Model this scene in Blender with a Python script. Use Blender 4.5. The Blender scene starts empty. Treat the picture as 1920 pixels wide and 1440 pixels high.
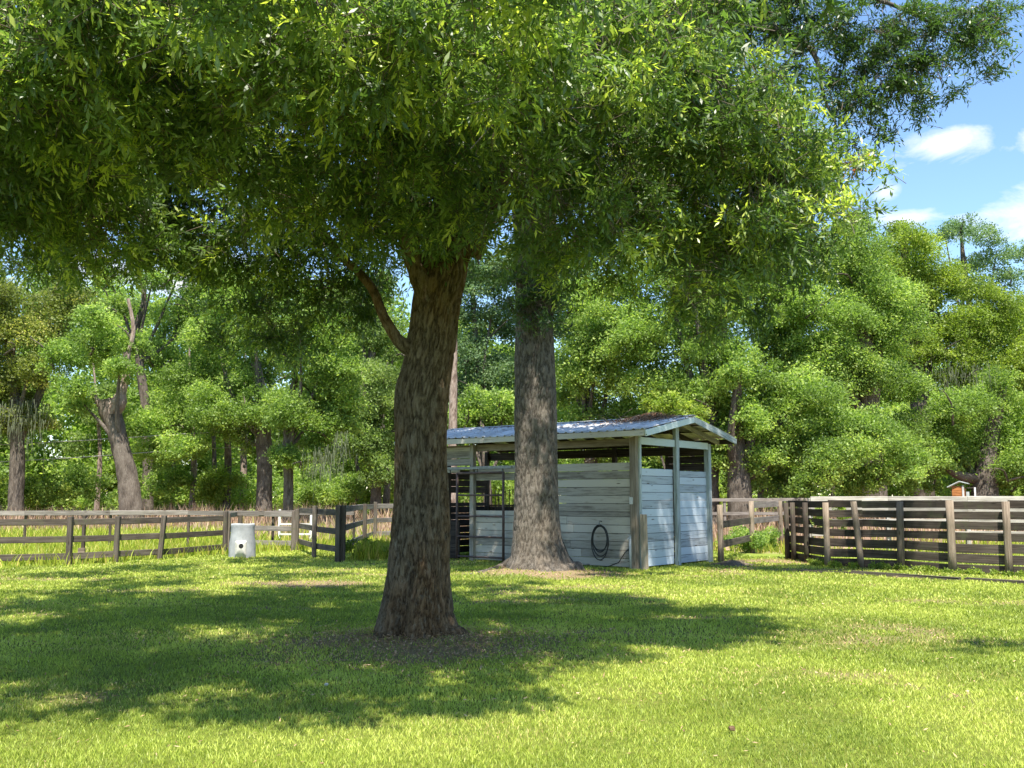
import bpy, math, random
import numpy as np
from mathutils import Vector, Matrix
rng = np.random.default_rng(7)
random.seed(7)
R = math.radians
sc = bpy.context.scene
col = sc.collection

# ------------------------------------------------------------------ camera, sky, sun, exposure
FPX, CX, CY, HZ, CH = 1850.0, 960.0, 720.0, 933.0, 1.6
PITCH = math.atan((HZ - CY) / FPX)
cam_d = bpy.data.cameras.new('camera'); cam = bpy.data.objects.new('camera', cam_d); col.objects.link(cam)
cam.location = (0, 0, CH); cam.rotation_euler = (math.pi / 2 + PITCH, 0, 0)
cam_d.sensor_width = 36; cam_d.lens = FPX / 1920 * 36; cam_d.clip_end = 5000; cam_d.clip_start = 0.05
sc.camera = cam
SUN = Vector((0.05, -0.43, 0.90)).normalized()
SUN_EL = math.asin(SUN.z); SUN_AZ = math.atan2(SUN.x, SUN.y)
ld = bpy.data.lights.new('sun', 'SUN'); lo = bpy.data.objects.new('sun', ld); col.objects.link(lo)
ld.energy = 5.0; ld.angle = R(0.55); ld.color = (1.0, 0.94, 0.84)
lo.rotation_euler = SUN.to_track_quat('Z', 'Y').to_euler(); lo.location = (0, 0, 60)
sc.view_settings.view_transform = 'Standard'; sc.view_settings.look = 'None'
sc.view_settings.exposure = 1.4; sc.view_settings.gamma = 1
sc.cycles.max_bounces = 8; sc.cycles.diffuse_bounces = 4; sc.cycles.transmission_bounces = 6
sc.cycles.sample_clamp_indirect = 6

def nd(nt, t, **kw):
    n = nt.nodes.new(t)
    for k, v in kw.items():
        if k in n.inputs: n.inputs[k].default_value = v
        else: setattr(n, k, v)
    return n
def lk(nt, a, b): nt.links.new(a, b)

w = bpy.data.worlds.new('World'); sc.world = w; w.use_nodes = True
nt = w.node_tree; nt.nodes.clear()
out = nd(nt, 'ShaderNodeOutputWorld'); bg = nd(nt, 'ShaderNodeBackground')
sky = nd(nt, 'ShaderNodeTexSky', sky_type='NISHITA'); sky.sun_disc = False
sky.sun_elevation = SUN_EL; sky.sun_rotation = SUN_AZ; sky.air_density = 1.0; sky.dust_density = 0.2; sky.ozone_density = 2.2
def px_dir(px, py):
    u = (px - CX) / FPX; v = (CY - py) / FPX; c, s = math.cos(PITCH), math.sin(PITCH)
    return Vector((u, c - v * s, s + v * c))
# clouds: noise on the view direction of the sky itself, gathered in a few drifts
tc = nd(nt, 'ShaderNodeTexCoord')
mp = nd(nt, 'ShaderNodeMapping'); mp.inputs['Scale'].default_value = (1, 1, 2.2)
lk(nt, tc.outputs['Generated'], mp.inputs['Vector'])
n1 = nd(nt, 'ShaderNodeTexNoise', Scale=13.0, Detail=12.0, Roughness=0.62, Distortion=0.35); lk(nt, mp.outputs[0], n1.inputs['Vector'])
def cloud_mask(px, py, ax, ay):
    d = px_dir(px, py).normalized()
    sub = nd(nt, 'ShaderNodeVectorMath', operation='SUBTRACT'); lk(nt, tc.outputs['Generated'], sub.inputs[0]); sub.inputs[1].default_value = d
    m = nd(nt, 'ShaderNodeMapping'); m.vector_type = 'POINT'
    m.inputs['Rotation'].default_value = (0, R(18), 0)
    m.inputs['Scale'].default_value = (FPX / ax, 1.5, FPX / ay); lk(nt, sub.outputs[0], m.inputs['Vector'])
    l = nd(nt, 'ShaderNodeVectorMath', operation='LENGTH'); lk(nt, m.outputs[0], l.inputs[0])
    s = nd(nt, 'ShaderNodeMath', operation='SUBTRACT'); s.inputs[0].default_value = 1.0; lk(nt, l.outputs['Value'], s.inputs[1]); s.use_clamp = True
    return s.outputs[0]
acc = None
for a in [(1770, 268, 120, 46), (1910, 400, 170, 75), (1715, 405, 110, 36), (1950, 262, 70, 50), (1660, 360, 50, 30), (300, 520, 400, 90), (1500, -300, 600, 160), (400, -500, 700, 200)]:
    o = cloud_mask(*a)
    if acc is None: acc = o
    else:
        mx = nd(nt, 'ShaderNodeMath', operation='MAXIMUM'); lk(nt, acc, mx.inputs[0]); lk(nt, o, mx.inputs[1]); acc = mx.outputs[0]
ad = nd(nt, 'ShaderNodeMath', operation='MULTIPLY_ADD'); lk(nt, acc, ad.inputs[0]); ad.inputs[1].default_value = 0.50; lk(nt, n1.outputs['Fac'], ad.inputs[2])
rm = nd(nt, 'ShaderNodeMapRange'); rm.inputs['From Min'].default_value = 0.70; rm.inputs['From Max'].default_value = 0.98; lk(nt, ad.outputs[0], rm.inputs['Value'])
hs = nd(nt, 'ShaderNodeHueSaturation', Saturation=1.08, Value=0.92); lk(nt, sky.outputs[0], hs.inputs['Color'])
mixc = nd(nt, 'ShaderNodeMixRGB'); lk(nt, rm.outputs[0], mixc.inputs['Fac']); lk(nt, hs.outputs[0], mixc.inputs[1]); mixc.inputs[2].default_value = (4.0, 4.15, 4.3, 1)
lk(nt, mixc.outputs[0], bg.inputs['Color']); bg.inputs['Strength'].default_value = 0.12
lk(nt, bg.outputs[0], out.inputs['Surface'])

def P(px, py, Y):                       # a point at depth Y seen at that place
    d = px_dir(px, py); t = Y / d.y
    return np.array((d.x * t, Y, CH + d.z * t))
def G(px, py, z=0.0):
    d = px_dir(px, py); t = (z - CH) / d.z
    return np.array((d.x * t, d.y * t, z))

# ------------------------------------------------------------------ noise
def _h(i, j, k, s):
    n = (i * 374761393 + j * 668265263 + k * 2147483647 + s * 1274126177) & 0xffffffff
    n = ((n ^ (n >> 13)) * 1274126177) & 0xffffffff
    return ((n ^ (n >> 16)) & 0xffffff) / 0xffffff
def vnoise(p, s=0):
    p = np.asarray(p, float); f = np.floor(p); i = f.astype(np.int64); t = p - f; t = t * t * (3 - 2 * t)
    r = 0
    for a in (0, 1):
        for b in (0, 1):
            for c in (0, 1):
                wgt = (t[..., 0] if a else 1 - t[..., 0]) * (t[..., 1] if b else 1 - t[..., 1]) * (t[..., 2] if c else 1 - t[..., 2])
                r = r + wgt * _h(i[..., 0] + a, i[..., 1] + b, i[..., 2] + c, s)
    return r
def fbm(p, o=4, s=0):
    p = np.asarray(p, float); r = 0; a = 0.5; tot = 0
    for k in range(o):
        r = r + a * vnoise(p * (2.03 ** k), s + k); tot += a; a *= 0.5
    return r / tot
def v3(x, y, z=0.0):
    return np.stack([np.asarray(x, float), np.asarray(y, float), np.zeros_like(np.asarray(x, float)) + z], -1)

# ------------------------------------------------------------------ mesh helpers
def fast_mesh(name, V, F, mat, colr=None, smooth=False, parent=None, attrs=None):
    me = bpy.data.meshes.new(name); V = np.asarray(V, np.float32); F = np.asarray(F, np.int32)
    k = F.shape[1]; nf = len(F)
    me.vertices.add(len(V)); me.vertices.foreach_set('co', V.ravel())
    me.loops.add(nf * k); me.loops.foreach_set('vertex_index', F.ravel())
    me.polygons.add(nf); me.polygons.foreach_set('loop_start', np.arange(0, nf * k, k, dtype=np.int32))
    if smooth: me.polygons.foreach_set('use_smooth', np.ones(nf, bool))
    me.update(calc_edges=True)
    if colr is not None:
        a = me.attributes.new('c', 'FLOAT_COLOR', 'FACE' if len(colr) == nf else 'POINT')
        cc = np.ones((len(colr), 4), np.float32); cc[:, :3] = colr; a.data.foreach_set('color', cc.ravel())
    if attrs:
        for an, arr in attrs.items():
            a = me.attributes.new(an, 'FLOAT', 'POINT'); a.data.foreach_set('value', np.asarray(arr, np.float32))
    o = bpy.data.objects.new(name, me); col.objects.link(o)
    if mat: me.materials.append(mat)
    if parent: o.parent = parent
    return o

class MB:
    """collects boxes and tubes; each vertex keeps a grain coordinate (along, across, across) for the wood materials"""
    def __init__(s): s.v = []; s.f = []; s.g = []; s.sm = []; s.r = []
    def add(s, vs, fs, gs, smooth=False, rnd=None):
        n = len(s.v); rnd = random.random() if rnd is None else rnd
        s.v += [tuple(map(float, a)) for a in vs]; s.g += [tuple(map(float, a)) for a in gs]; s.r += [rnd] * len(vs)
        s.f += [tuple(i + n for i in f) for f in fs]; s.sm += [smooth] * len(fs)
    def box(s, c, sz, M=None, bev=0.004, rnd=None, jit=0.0):
        c = Vector([float(q) for q in c]); h = Vector([float(q) / 2 for q in sz]); ax = [i for i in sorted(range(3), key=lambda i: -sz[i])]
        off = (random.random() * 50, random.random() * 50, random.random() * 50)
        b = min(bev, min(h) * 0.45); vs = []; gs = []
        idx = {}
        for sx in (-1, 1):
            for sy in (-1, 1):
                for szz in (-1, 1):
                    sg = (sx, sy, szz)
                    for k in range(3):
                        p = Vector([sg[i] * (h[i] - (0 if i == k else b)) for i in range(3)])
                        if jit: p += Vector([random.uniform(-jit, jit) for _ in range(3)])
                        idx[(sg, k)] = len(vs)
                        gs.append([p[ax[0]] + off[0], p[ax[1]] + off[1], p[ax[2]] + off[2]])
                        q = (M @ p if M is not None else p) + c
                        vs.append(q)
        fs = []
        def sgn(k, a, u, b_, v, c_):
            t = [0, 0, 0]; t[k] = a; t[u] = b_; t[v] = c_; return tuple(t)
        for k in range(3):
            u, v = (k + 1) % 3, (k + 2) % 3
            for a in (-1, 1):
                q = [idx[(sgn(k, a, u, -1, v, -1), k)], idx[(sgn(k, a, u, 1, v, -1), k)], idx[(sgn(k, a, u, 1, v, 1), k)], idx[(sgn(k, a, u, -1, v, 1), k)]]
                fs.append(q if a > 0 else q[::-1])
            for b_ in (-1, 1):
                for c_ in (-1, 1):   # edge bevel along k
                    A, B = sgn(k, -1, u, b_, v, c_), sgn(k, 1, u, b_, v, c_)
                    q = [idx[(A, u)], idx[(B, u)], idx[(B, v)], idx[(A, v)]]
                    fs.append(q if b_ * c_ > 0 else q[::-1])
        for sx in (-1, 1):
            for sy in (-1, 1):
                for szz in (-1, 1):
                    sg = (sx, sy, szz); q = [idx[(sg, 0)], idx[(sg, 1)], idx[(sg, 2)]]
                    fs.append(q if sx * sy * szz > 0 else q[::-1])
        s.add(vs, fs, gs, rnd=rnd); return s
    def bar(s, a, b, wd, th, up=(0, 0, 1), bev=0.004, rnd=None, jit=0.0):
        """a board from a to b; wd measured along up, th across"""
        a = Vector([float(q) for q in a]); b = Vector([float(q) for q in b]); x = (b - a); L = x.length; x.normalize()
        y = Vector(up).cross(x).normalized(); z = x.cross(y)
        M = Matrix((x, y, z)).transposed()
        return s.box((a + b) / 2, (L, th, wd), M, bev, rnd, jit)
    def tube(s, pts, rad, n=8, cap=True, rough=0.0, rnd=None):
        pts = [Vector([float(q) for q in p]) for p in pts]; m = len(pts)
        rad = [rad] * m if not hasattr(rad, '__len__') else rad
        t0 = (pts[1] - pts[0]).normalized(); ref = Vector((1, 0, 0)) if abs(t0.x) < 0.8 else Vector((0, 1, 0))
        vs, gs, fs = [], [], []; L = 0; off = random.random() * 40
        for i, p in enumerate(pts):
            t = (pts[min(i + 1, m - 1)] - pts[max(i - 1, 0)]).normalized()
            u = (ref - t * ref.dot(t)).normalized(); v = t.cross(u); ref = u
            if i: L += (p - pts[i - 1]).length
            for k in range(n):
                a = 2 * math.pi * k / n; r = rad[i] * (1 + random.uniform(-rough, rough))
                d = u * math.cos(a) + v * math.sin(a)
                vs.append(p + d * r); gs.append((L + off, math.cos(a) * rad[i] + off, math.sin(a) * rad[i]))
        for i in range(m - 1):
            for k in range(n):
                a, b = i * n + k, i * n + (k + 1) % n
                fs.append((a, b, b + n, a + n))
        if cap: fs.append(tuple(range(n))[::-1]); fs.append(tuple((m - 1) * n + k for k in range(n)))
        s.add(vs, fs, gs, True, rnd)
        if cap: s.sm[-1] = s.sm[-2] = False
        return s
    def build(s, name, mat, parent=None):
        me = bpy.data.meshes.new(name); me.from_pydata(s.v, [], s.f)
        a = me.attributes.new('gv', 'FLOAT_VECTOR', 'POINT'); a.data.foreach_set('vector', np.array(s.g, np.float32).ravel())
        a = me.attributes.new('rnd', 'FLOAT', 'POINT'); a.data.foreach_set('value', np.array(s.r, np.float32))
        me.polygons.foreach_set('use_smooth', s.sm); me.materials.append(mat)
        o = bpy.data.objects.new(name, me); col.objects.link(o)
        if parent: o.parent = parent
        return o
def tag(o, label=None, cat=None, group=None, kind=None):
    if label: o['label'] = label
    if cat: o['category'] = cat
    if group: o['group'] = group
    if kind: o['kind'] = kind
    return o
def empty(name, loc, rz=0.0, label=None, cat=None, group=None):
    o = bpy.data.objects.new(name, None); col.objects.link(o); o.location = [float(q) for q in loc]; o.rotation_euler = (0, 0, rz)
    o.empty_display_size = 0.2
    return tag(o, label, cat, group)

# ------------------------------------------------------------------ materials
def new_mat(name):
    m = bpy.data.materials.new(name); m.use_nodes = True; t = m.node_tree
    return m, t, t.nodes['Principled BSDF']
def ramp(t, fac, stops):
    r = nd(t, 'ShaderNodeValToRGB'); lk(t, fac, r.inputs['Fac']); e = r.color_ramp.elements
    while len(e) < len(stops): e.new(0.5)
    for x, (p_, c_) in zip(e, stops): x.position = p_; x.color = (*c_, 1)
    return r.outputs['Color']
def mix(t, fac, a, b, mode='MIX'):
    m = nd(t, 'ShaderNodeMixRGB', blend_type=mode)
    for i, q in ((0, fac), (1, a), (2, b)):
        if isinstance(q, (int, float)): m.inputs[i].default_value = q
        elif isinstance(q, tuple): m.inputs[i].default_value = (*q, 1)
        else: lk(t, q, m.inputs[i])
    return m.outputs[0]
def noise(t, vec, scale, detail=5, rough=0.55, dist=0.0):
    n = nd(t, 'ShaderNodeTexNoise', Scale=scale, Detail=detail, Roughness=rough, Distortion=dist)
    if vec is not None: lk(t, vec, n.inputs['Vector'])
    return n.outputs['Fac']
def attr(t, name): return nd(t, 'ShaderNodeAttribute', attribute_name=name)
def bump(t, b, h, dist, strength=1.0, prev=None):
    n = nd(t, 'ShaderNodeBump', Strength=strength, Distance=dist); lk(t, h, n.inputs['Height'])
    if prev: lk(t, prev, n.inputs['Normal'])
    if b: lk(t, n.outputs[0], b.inputs['Normal'])
    return n.outputs[0]
def scaled(t, vec, s):
    m = nd(t, 'ShaderNodeMapping'); m.inputs['Scale'].default_value = s; lk(t, vec, m.inputs['Vector']); return m.outputs[0]

def wood_mat(name, dark, mid, light, paint=None, paint_amt=0.5, rough=0.85, moss=None):
    m, t, b = new_mat(name); g = attr(t, 'gv').outputs['Vector']; rn = attr(t, 'rnd').outputs['Fac']
    grain = noise(t, scaled(t, g, (1.2, 34, 34)), 1.0, 6, 0.65, 0.35)
    blot = noise(t, scaled(t, g, (2.0, 7, 7)), 1.0, 5, 0.6)
    c = ramp(t, grain, [(0.30, dark), (0.52, mid), (0.75, light)])
    c = mix(t, ramp(t, blot, [(0.35, (0.0,) * 3), (0.7, (1.0,) * 3)]), c, mix(t, 1.0, c, (0.62, 0.6, 0.58), 'MULTIPLY'))
    if paint:
        pm = noise(t, scaled(t, g, (1.5, 16, 16)), 1.0, 7, 0.7)
        mx = nd(t, 'ShaderNodeMath', operation='MULTIPLY_ADD'); lk(t, rn, mx.inputs[0]); mx.inputs[1].default_value = 0.16; lk(t, pm, mx.inputs[2])
        f = ramp(t, mx.outputs[0], [(0.62 - paint_amt * 0.34, (0,) * 3), (0.74 - paint_amt * 0.3, (1,) * 3)])
        c = mix(t, f, c, paint)
    # knots
    vo = nd(t, 'ShaderNodeTexVoronoi', feature='F1', Scale=1.0); lk(t, scaled(t, g, (1.6, 7, 7)), vo.inputs['Vector'])
    c = mix(t, ramp(t, vo.outputs['Distance'], [(0.05, (1,) * 3), (0.12, (0,) * 3)]), c, (dark[0] * 0.5, dark[1] * 0.45, dark[2] * 0.4))
    v = nd(t, 'ShaderNodeMapRange'); lk(t, rn, v.inputs['Value']); v.inputs['To Min'].default_value = 0.74; v.inputs['To Max'].default_value = 1.22
    hsv = nd(t, 'ShaderNodeHueSaturation'); lk(t, v.outputs[0], hsv.inputs['Value']); lk(t, c, hsv.inputs['Color']); c = hsv.outputs[0]
    if moss:
        geo = nd(t, 'ShaderNodeTexCoord').outputs['Object']
        c = mix(t, ramp(t, noise(t, geo, 3.5, 6, 0.7), [(0.52, (0,) * 3), (0.66, (0.75,) * 3)]), c, moss)
    lk(t, c, b.inputs['Base Color']); b.inputs['Roughness'].default_value = rough; b.inputs['Specular IOR Level'].default_value = 0.25
    bump(t, b, grain, 0.004, 0.5)
    return m

def leaf_mat(name, dark, mid, bright, young, trans=0.4, rough=0.42, spec=0.5, young_at=0.82, ttint=(0.93, 1.0, 0.5)):
    m, t, b = new_mat(name); a = attr(t, 'c'); sp = nd(t, 'ShaderNodeSeparateColor'); lk(t, a.outputs['Color'], sp.inputs[0])
    c = ramp(t, sp.outputs[0], [(0.0, dark), (0.5, mid), (1.0, bright)])
    c = mix(t, ramp(t, sp.outputs[1], [(young_at, (0,) * 3), (min(young_at + 0.14, 1), (1,) * 3)]), c, young)
    v = nd(t, 'ShaderNodeMapRange'); lk(t, sp.outputs[2], v.inputs['Value']); v.inputs['To Min'].default_value = 0.8; v.inputs['To Max'].default_value = 1.2
    hsv = nd(t, 'ShaderNodeHueSaturation'); lk(t, v.outputs[0], hsv.inputs['Value']); lk(t, c, hsv.inputs['Color']); c = hsv.outputs[0]
    lk(t, c, b.inputs['Base Color']); b.inputs['Roughness'].default_value = rough; b.inputs['Specular IOR Level'].default_value = spec
    tr = nd(t, 'ShaderNodeBsdfTranslucent'); lk(t, mix(t, 1.0, mix(t, 1.0, c, ttint, 'MULTIPLY'), (2.2, 2.2, 2.2), 'MULTIPLY'), tr.inputs['Color'])
    ms = nd(t, 'ShaderNodeMixShader'); ms.inputs[0].default_value = trans
    lk(t, b.outputs[0], ms.inputs[1]); lk(t, tr.outputs[0], ms.inputs[2]); lk(t, ms.outputs[0], t.nodes['Material Output'].inputs['Surface'])
    return m

def bark_mat(name, dark, mid, light, lichen, scale=1.0, lich=0.6, red=None):
    m, t, b = new_mat(name); o = nd(t, 'ShaderNodeTexCoord').outputs['Object']
    fi = noise(t, scaled(t, o, (52 * scale, 52 * scale, 10 * scale)), 1.0, 8, 0.72, 0.8)
    cr = attr(t, 'crack').outputs['Fac']
    ad2 = nd(t, 'ShaderNodeMath', operation='MULTIPLY_ADD'); lk(t, cr, ad2.inputs[0]); ad2.inputs[1].default_value = -0.24
    s2 = nd(t, 'ShaderNodeMath', operation='MULTIPLY_ADD'); lk(t, fi, s2.inputs[0]); s2.inputs[1].default_value = 0.95; s2.inputs[2].default_value = 0.07; lk(t, s2.outputs[0], ad2.inputs[2])
    c = ramp(t, ad2.outputs[0], [(0.22, dark), (0.45, mid), (0.72, light)])
    if red: c = mix(t, ramp(t, noise(t, scaled(t, o, (1.3, 1.3, 0.45)), 1.0, 5, 0.6), [(0.42, (0,) * 3), (0.6, (0.85,) * 3)]), c, mix(t, 1.0, c, red, 'MULTIPLY'))
    li = noise(t, scaled(t, o, (13, 13, 7)), 1.0, 8, 0.8)
    c = mix(t, ramp(t, li, [(0.53, (0,) * 3), (0.68, (lich,) * 3)]), c, lichen)
    lk(t, c, b.inputs['Base Color']); b.inputs['Roughness'].default_value = 0.92; b.inputs['Specular IOR Level'].default_value = 0.15
    bump(t, b, fi, 0.022 / scale, 1.0)
    return m

M = {}
M['front_wood'] = wood_mat('weathered_grey_boards', (0.21, 0.19, 0.16), (0.34, 0.315, 0.265), (0.45, 0.415, 0.35), (0.43, 0.405, 0.34), 0.5)
M['blue_wood'] = wood_mat('faded_blue_boards', (0.21, 0.22, 0.225), (0.34, 0.37, 0.39), (0.46, 0.495, 0.515), (0.42, 0.475, 0.52), 0.65)
M['trim_wood'] = wood_mat('faded_trim', (0.16, 0.19, 0.18), (0.33, 0.38, 0.37), (0.45, 0.50, 0.48), (0.43, 0.49, 0.49), 0.6)
M['tan_wood'] = wood_mat('tan_post_wood', (0.15, 0.12, 0.085), (0.33, 0.28, 0.21), (0.46, 0.40, 0.32))
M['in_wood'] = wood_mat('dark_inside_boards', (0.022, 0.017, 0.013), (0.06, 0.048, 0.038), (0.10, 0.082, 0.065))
M['fence_dark'] = wood_mat('dark_fence_wood', (0.030, 0.023, 0.018), (0.078, 0.062, 0.049), (0.15, 0.122, 0.10), moss=(0.065, 0.068, 0.036))
M['fence_post'] = wood_mat('round_post_wood', (0.09, 0.065, 0.045), (0.24, 0.19, 0.14), (0.38, 0.31, 0.24), moss=(0.15, 0.13, 0.09))
M['fence_grey'] = wood_mat('grey_fence_wood', (0.12, 0.105, 0.09), (0.235, 0.21, 0.185), (0.35, 0.315, 0.285))
M['fence_pale'] = wood_mat('sunlit_toned_wood', (0.20, 0.18, 0.155), (0.40, 0.37, 0.33), (0.55, 0.52, 0.48))  # sunlit brightness of the far pen boards is put into this colour
M['fence_brown'] = wood_mat('brown_fence_wood', (0.045, 0.036, 0.029), (0.115, 0.096, 0.078), (0.20, 0.17, 0.14), moss=(0.09, 0.09, 0.05))
M['white_paint'] = wood_mat('chalky_white_paint', (0.45, 0.45, 0.42), (0.7, 0.7, 0.68), (0.8, 0.8, 0.78))
M['hut_wood'] = wood_mat('orange_cedar', (0.22, 0.08, 0.025), (0.42, 0.17, 0.055), (0.55, 0.25, 0.09))

m, t, b = new_mat('corrugated_steel'); M['roof'] = m
o_ = nd(t, 'ShaderNodeTexCoord').outputs['Object']
st = noise(t, scaled(t, o_, (3.0, 0.8, 0.8)), 1.6, 7, 0.7); sp_ = noise(t, o_, 9.0, 6, 0.7)
c = ramp(t, st, [(0.3, (0.38, 0.37, 0.36)), (0.5, (0.60, 0.59, 0.57)), (0.7, (0.78, 0.77, 0.75))])
c = mix(t, ramp(t, sp_, [(0.56, (0,) * 3), (0.72, (0.65,) * 3)]), c, (0.16, 0.12, 0.09))
lk(t, c, b.inputs['Base Color']); b.inputs['Metallic'].default_value = 0.25
lk(t, ramp(t, st, [(0.3, (0.6,) * 3), (0.7, (0.38,) * 3)]), b.inputs['Roughness'])
def simple(name, c0, c1, rough=0.7, scale=8.0, metal=0.0, bd=0.0, spec=0.4):
    m, t, b = new_mat(name); o = nd(t, 'ShaderNodeTexCoord').outputs['Object']; n = noise(t, o, scale, 7, 0.65)
    lk(t, ramp(t, n, [(0.3, c0), (0.7, c1)]), b.inputs['Base Color']); b.inputs['Roughness'].default_value = rough
    b.inputs['Metallic'].default_value = metal; b.inputs['Specular IOR Level'].default_value = spec
    if bd: bump(t, b, n, bd, 0.8)
    return m
M['rust'] = simple('brown_rusty_steel', (0.07, 0.045, 0.04), (0.14, 0.10, 0.09), 0.7, 12, 0.2)
M['steel'] = simple('dull_rail_steel', (0.16, 0.17, 0.16), (0.30, 0.31, 0.29), 0.55, 12, 0.5)
M['hose'] = simple('black_rubber', (0.012, 0.014, 0.013), (0.03, 0.033, 0.03), 0.45, 20)
M['pvc'] = simple('grey_white_pvc', (0.42, 0.43, 0.41), (0.6, 0.6, 0.58), 0.45, 6)
M['concrete'] = simple('pale_concrete', (0.19, 0.20, 0.20), (0.36, 0.375, 0.375), 0.85, 4.0, 0, 0.01)
M['hole'] = simple('hole_shade_black', (0.006, 0.006, 0.006), (0.012, 0.012, 0.012), 0.9, 5.0)  # near-black for a solid plug that stands for the shade inside the hole
M['mortar'] = simple('light_mortar', (0.42, 0.41, 0.36), (0.60, 0.58, 0.52), 0.9, 9.0, 0, 0.01)
M['hut_roof'] = simple('pale_metal_roof', (0.28, 0.32, 0.31), (0.45, 0.49, 0.47), 0.5, 6.0)
M['moss'] = simple('spanish_moss', (0.075, 0.09, 0.05), (0.14, 0.155, 0.095), 0.95, 2.0)
M['twig'] = simple('twig_bark', (0.06, 0.045, 0.032), (0.16, 0.125, 0.095), 0.9, 14.0)
M['soil'] = simple('dark_soil', (0.06, 0.047, 0.032), (0.17, 0.135, 0.095), 0.95, 14.0, 0, 0.03)
M['wire'] = simple('wire', (0.2, 0.2, 0.17), (0.36, 0.36, 0.31), 0.6, 1.0)
M['bark1'] = bark_mat('oak_bark', (0.028, 0.021, 0.014), (0.105, 0.083, 0.056), (0.21, 0.175, 0.13), (0.28, 0.265, 0.21), 1.0, 0.45, (1.12, .82, .56))
M['bark2'] = bark_mat('grey_oak_bark', (0.034, 0.028, 0.023), (0.112, 0.097, 0.080), (0.215, 0.19, 0.16), (0.27, 0.25, 0.215), 1.2, 0.4, (1.0, .95, .88))
M['bark3'] = bark_mat('far_bark', (0.04, 0.032, 0.026), (0.11, 0.09, 0.072), (0.20, 0.17, 0.14), (0.27, 0.25, 0.21), 0.4, 0.6)
M['bark_pine'] = bark_mat('pine_bark', (0.09, 0.06, 0.045), (0.24, 0.18, 0.145), (0.40, 0.33, 0.28), (0.40, 0.35, 0.31), 0.5, 0.5)
M['leaf1'] = leaf_mat('laurel_oak_leaf', (0.038, 0.078, 0.020), (0.090, 0.150, 0.036), (0.175, 0.240, 0.060), (0.34, 0.39, 0.075), 0.44, 0.46, 0.8, 0.70)
M['leaf2'] = leaf_mat('willow_oak_leaf', (0.030, 0.064, 0.016), (0.052, 0.098, 0.022), (0.080, 0.14, 0.030), (0.13, 0.19, 0.035), 0.38, 0.4, 0.6, 0.84)
M['leafA'] = leaf_mat('far_leaf_green', (0.070, 0.125, 0.026), (0.155, 0.235, 0.050), (0.23, 0.32, 0.078), (0.31, 0.38, 0.095), 0.42, 0.5, 0.3, 0.75)
M['leafB'] = leaf_mat('far_leaf_yellow', (0.080, 0.130, 0.020), (0.165, 0.230, 0.034), (0.235, 0.295, 0.050), (0.28, 0.32, 0.06), 0.40, 0.5, 0.3, 0.78)
M['leafC'] = leaf_mat('far_leaf_grey', (0.065, 0.110, 0.030), (0.125, 0.185, 0.050), (0.18, 0.245, 0.07), (0.22, 0.27, 0.08), 0.40, 0.55, 0.3, 0.85)
M['leafD'] = leaf_mat('far_leaf_olive', (0.075, 0.100, 0.025), (0.15, 0.18, 0.04), (0.22, 0.25, 0.06), (0.34, 0.32, 0.10), 0.38, 0.55, 0.3, 0.80)
M['leafH'] = leaf_mat('distant_leaf', (0.07, 0.125, 0.06), (0.11, 0.18, 0.08), (0.16, 0.23, 0.10), (0.20, 0.26, 0.11), 0.3, 0.6, 0.25, 0.8)
M['grass'] = leaf_mat('lawn_blade', (0.145, 0.195, 0.030), (0.305, 0.365, 0.055), (0.45, 0.48, 0.105), (0.52, 0.43, 0.17), 0.28, 0.5, 0.35, 0.82)
M['field'] = leaf_mat('field_blade', (0.14, 0.19, 0.02), (0.24, 0.29, 0.03), (0.33, 0.35, 0.05), (0.42, 0.35, 0.10), 0.3, 0.5, 0.3, 0.75)
M['dry'] = leaf_mat('dead_weed_stem', (0.20, 0.13, 0.09), (0.34, 0.24, 0.17), (0.46, 0.35, 0.26), (0.26, 0.26, 0.08), 0.25, 0.8, 0.1, 0.85, (1, .9, .8))
M['litter'] = leaf_mat('fallen_leaf', (0.16, 0.10, 0.055), (0.34, 0.22, 0.125), (0.46, 0.33, 0.20), (0.50, 0.38, 0.25), 0.1, 0.75, 0.15, 0.85, (1, .8, .6))
M['straw'] = leaf_mat('rusty_pine_straw', (0.13, 0.09, 0.06), (0.28, 0.20, 0.135), (0.42, 0.34, 0.25), (0.50, 0.22, 0.12), 0.15, 0.8, 0.1, 0.8, (1, .8, .6))
M['orange'] = leaf_mat('dead_orange_leaf', (0.35, 0.10, 0.02), (0.48, 0.16, 0.03), (0.55, 0.24, 0.05), (0.5, 0.3, 0.06), 0.35, 0.6, 0.3, 0.8, (1, .8, .6))

# ------------------------------------------------------------------ ground
T1 = G(781, 1203); T2 = G(1008, 1073)
def ell(x, y, c, rx, ry): return np.sqrt(((x - c[0]) / rx) ** 2 + ((y - c[1]) / ry) ** 2)
def sstep(a, b, x): tt = np.clip((x - a) / (b - a), 0, 1); return tt * tt * (3 - 2 * tt)
STRAW = [(G(610, 1094), 1.6, 0.9), (G(1420, 1052), 1.5, 1.1), (G(1008, 1078), 1.7, 1.2), (G(1500, 1070), 1.8, .7)]
def litter_mask(x, y):
    n = fbm(v3(x * 1.1, y * 1.1), 4, 3)
    e = ell(x, y, T1 + np.array((0.2, -0.3, 0)), 1.5, 1.25)
    mk = .85 * sstep(1.5, 0.2, e + (n - 0.5) * 2.2)
    for c0, rx, ry in STRAW: mk = np.maximum(mk, 0.85 * sstep(1.15, 0.5, ell(x, y, c0, rx, ry) + (n - 0.5) * 1.6))
    n2 = fbm(v3(x * 0.6 + 9, y * 1.1), 4, 8)
    mk = np.maximum(mk, 0.55 * sstep(0.62, 0.74, n2) * (y < 26))
    return mk
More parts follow.
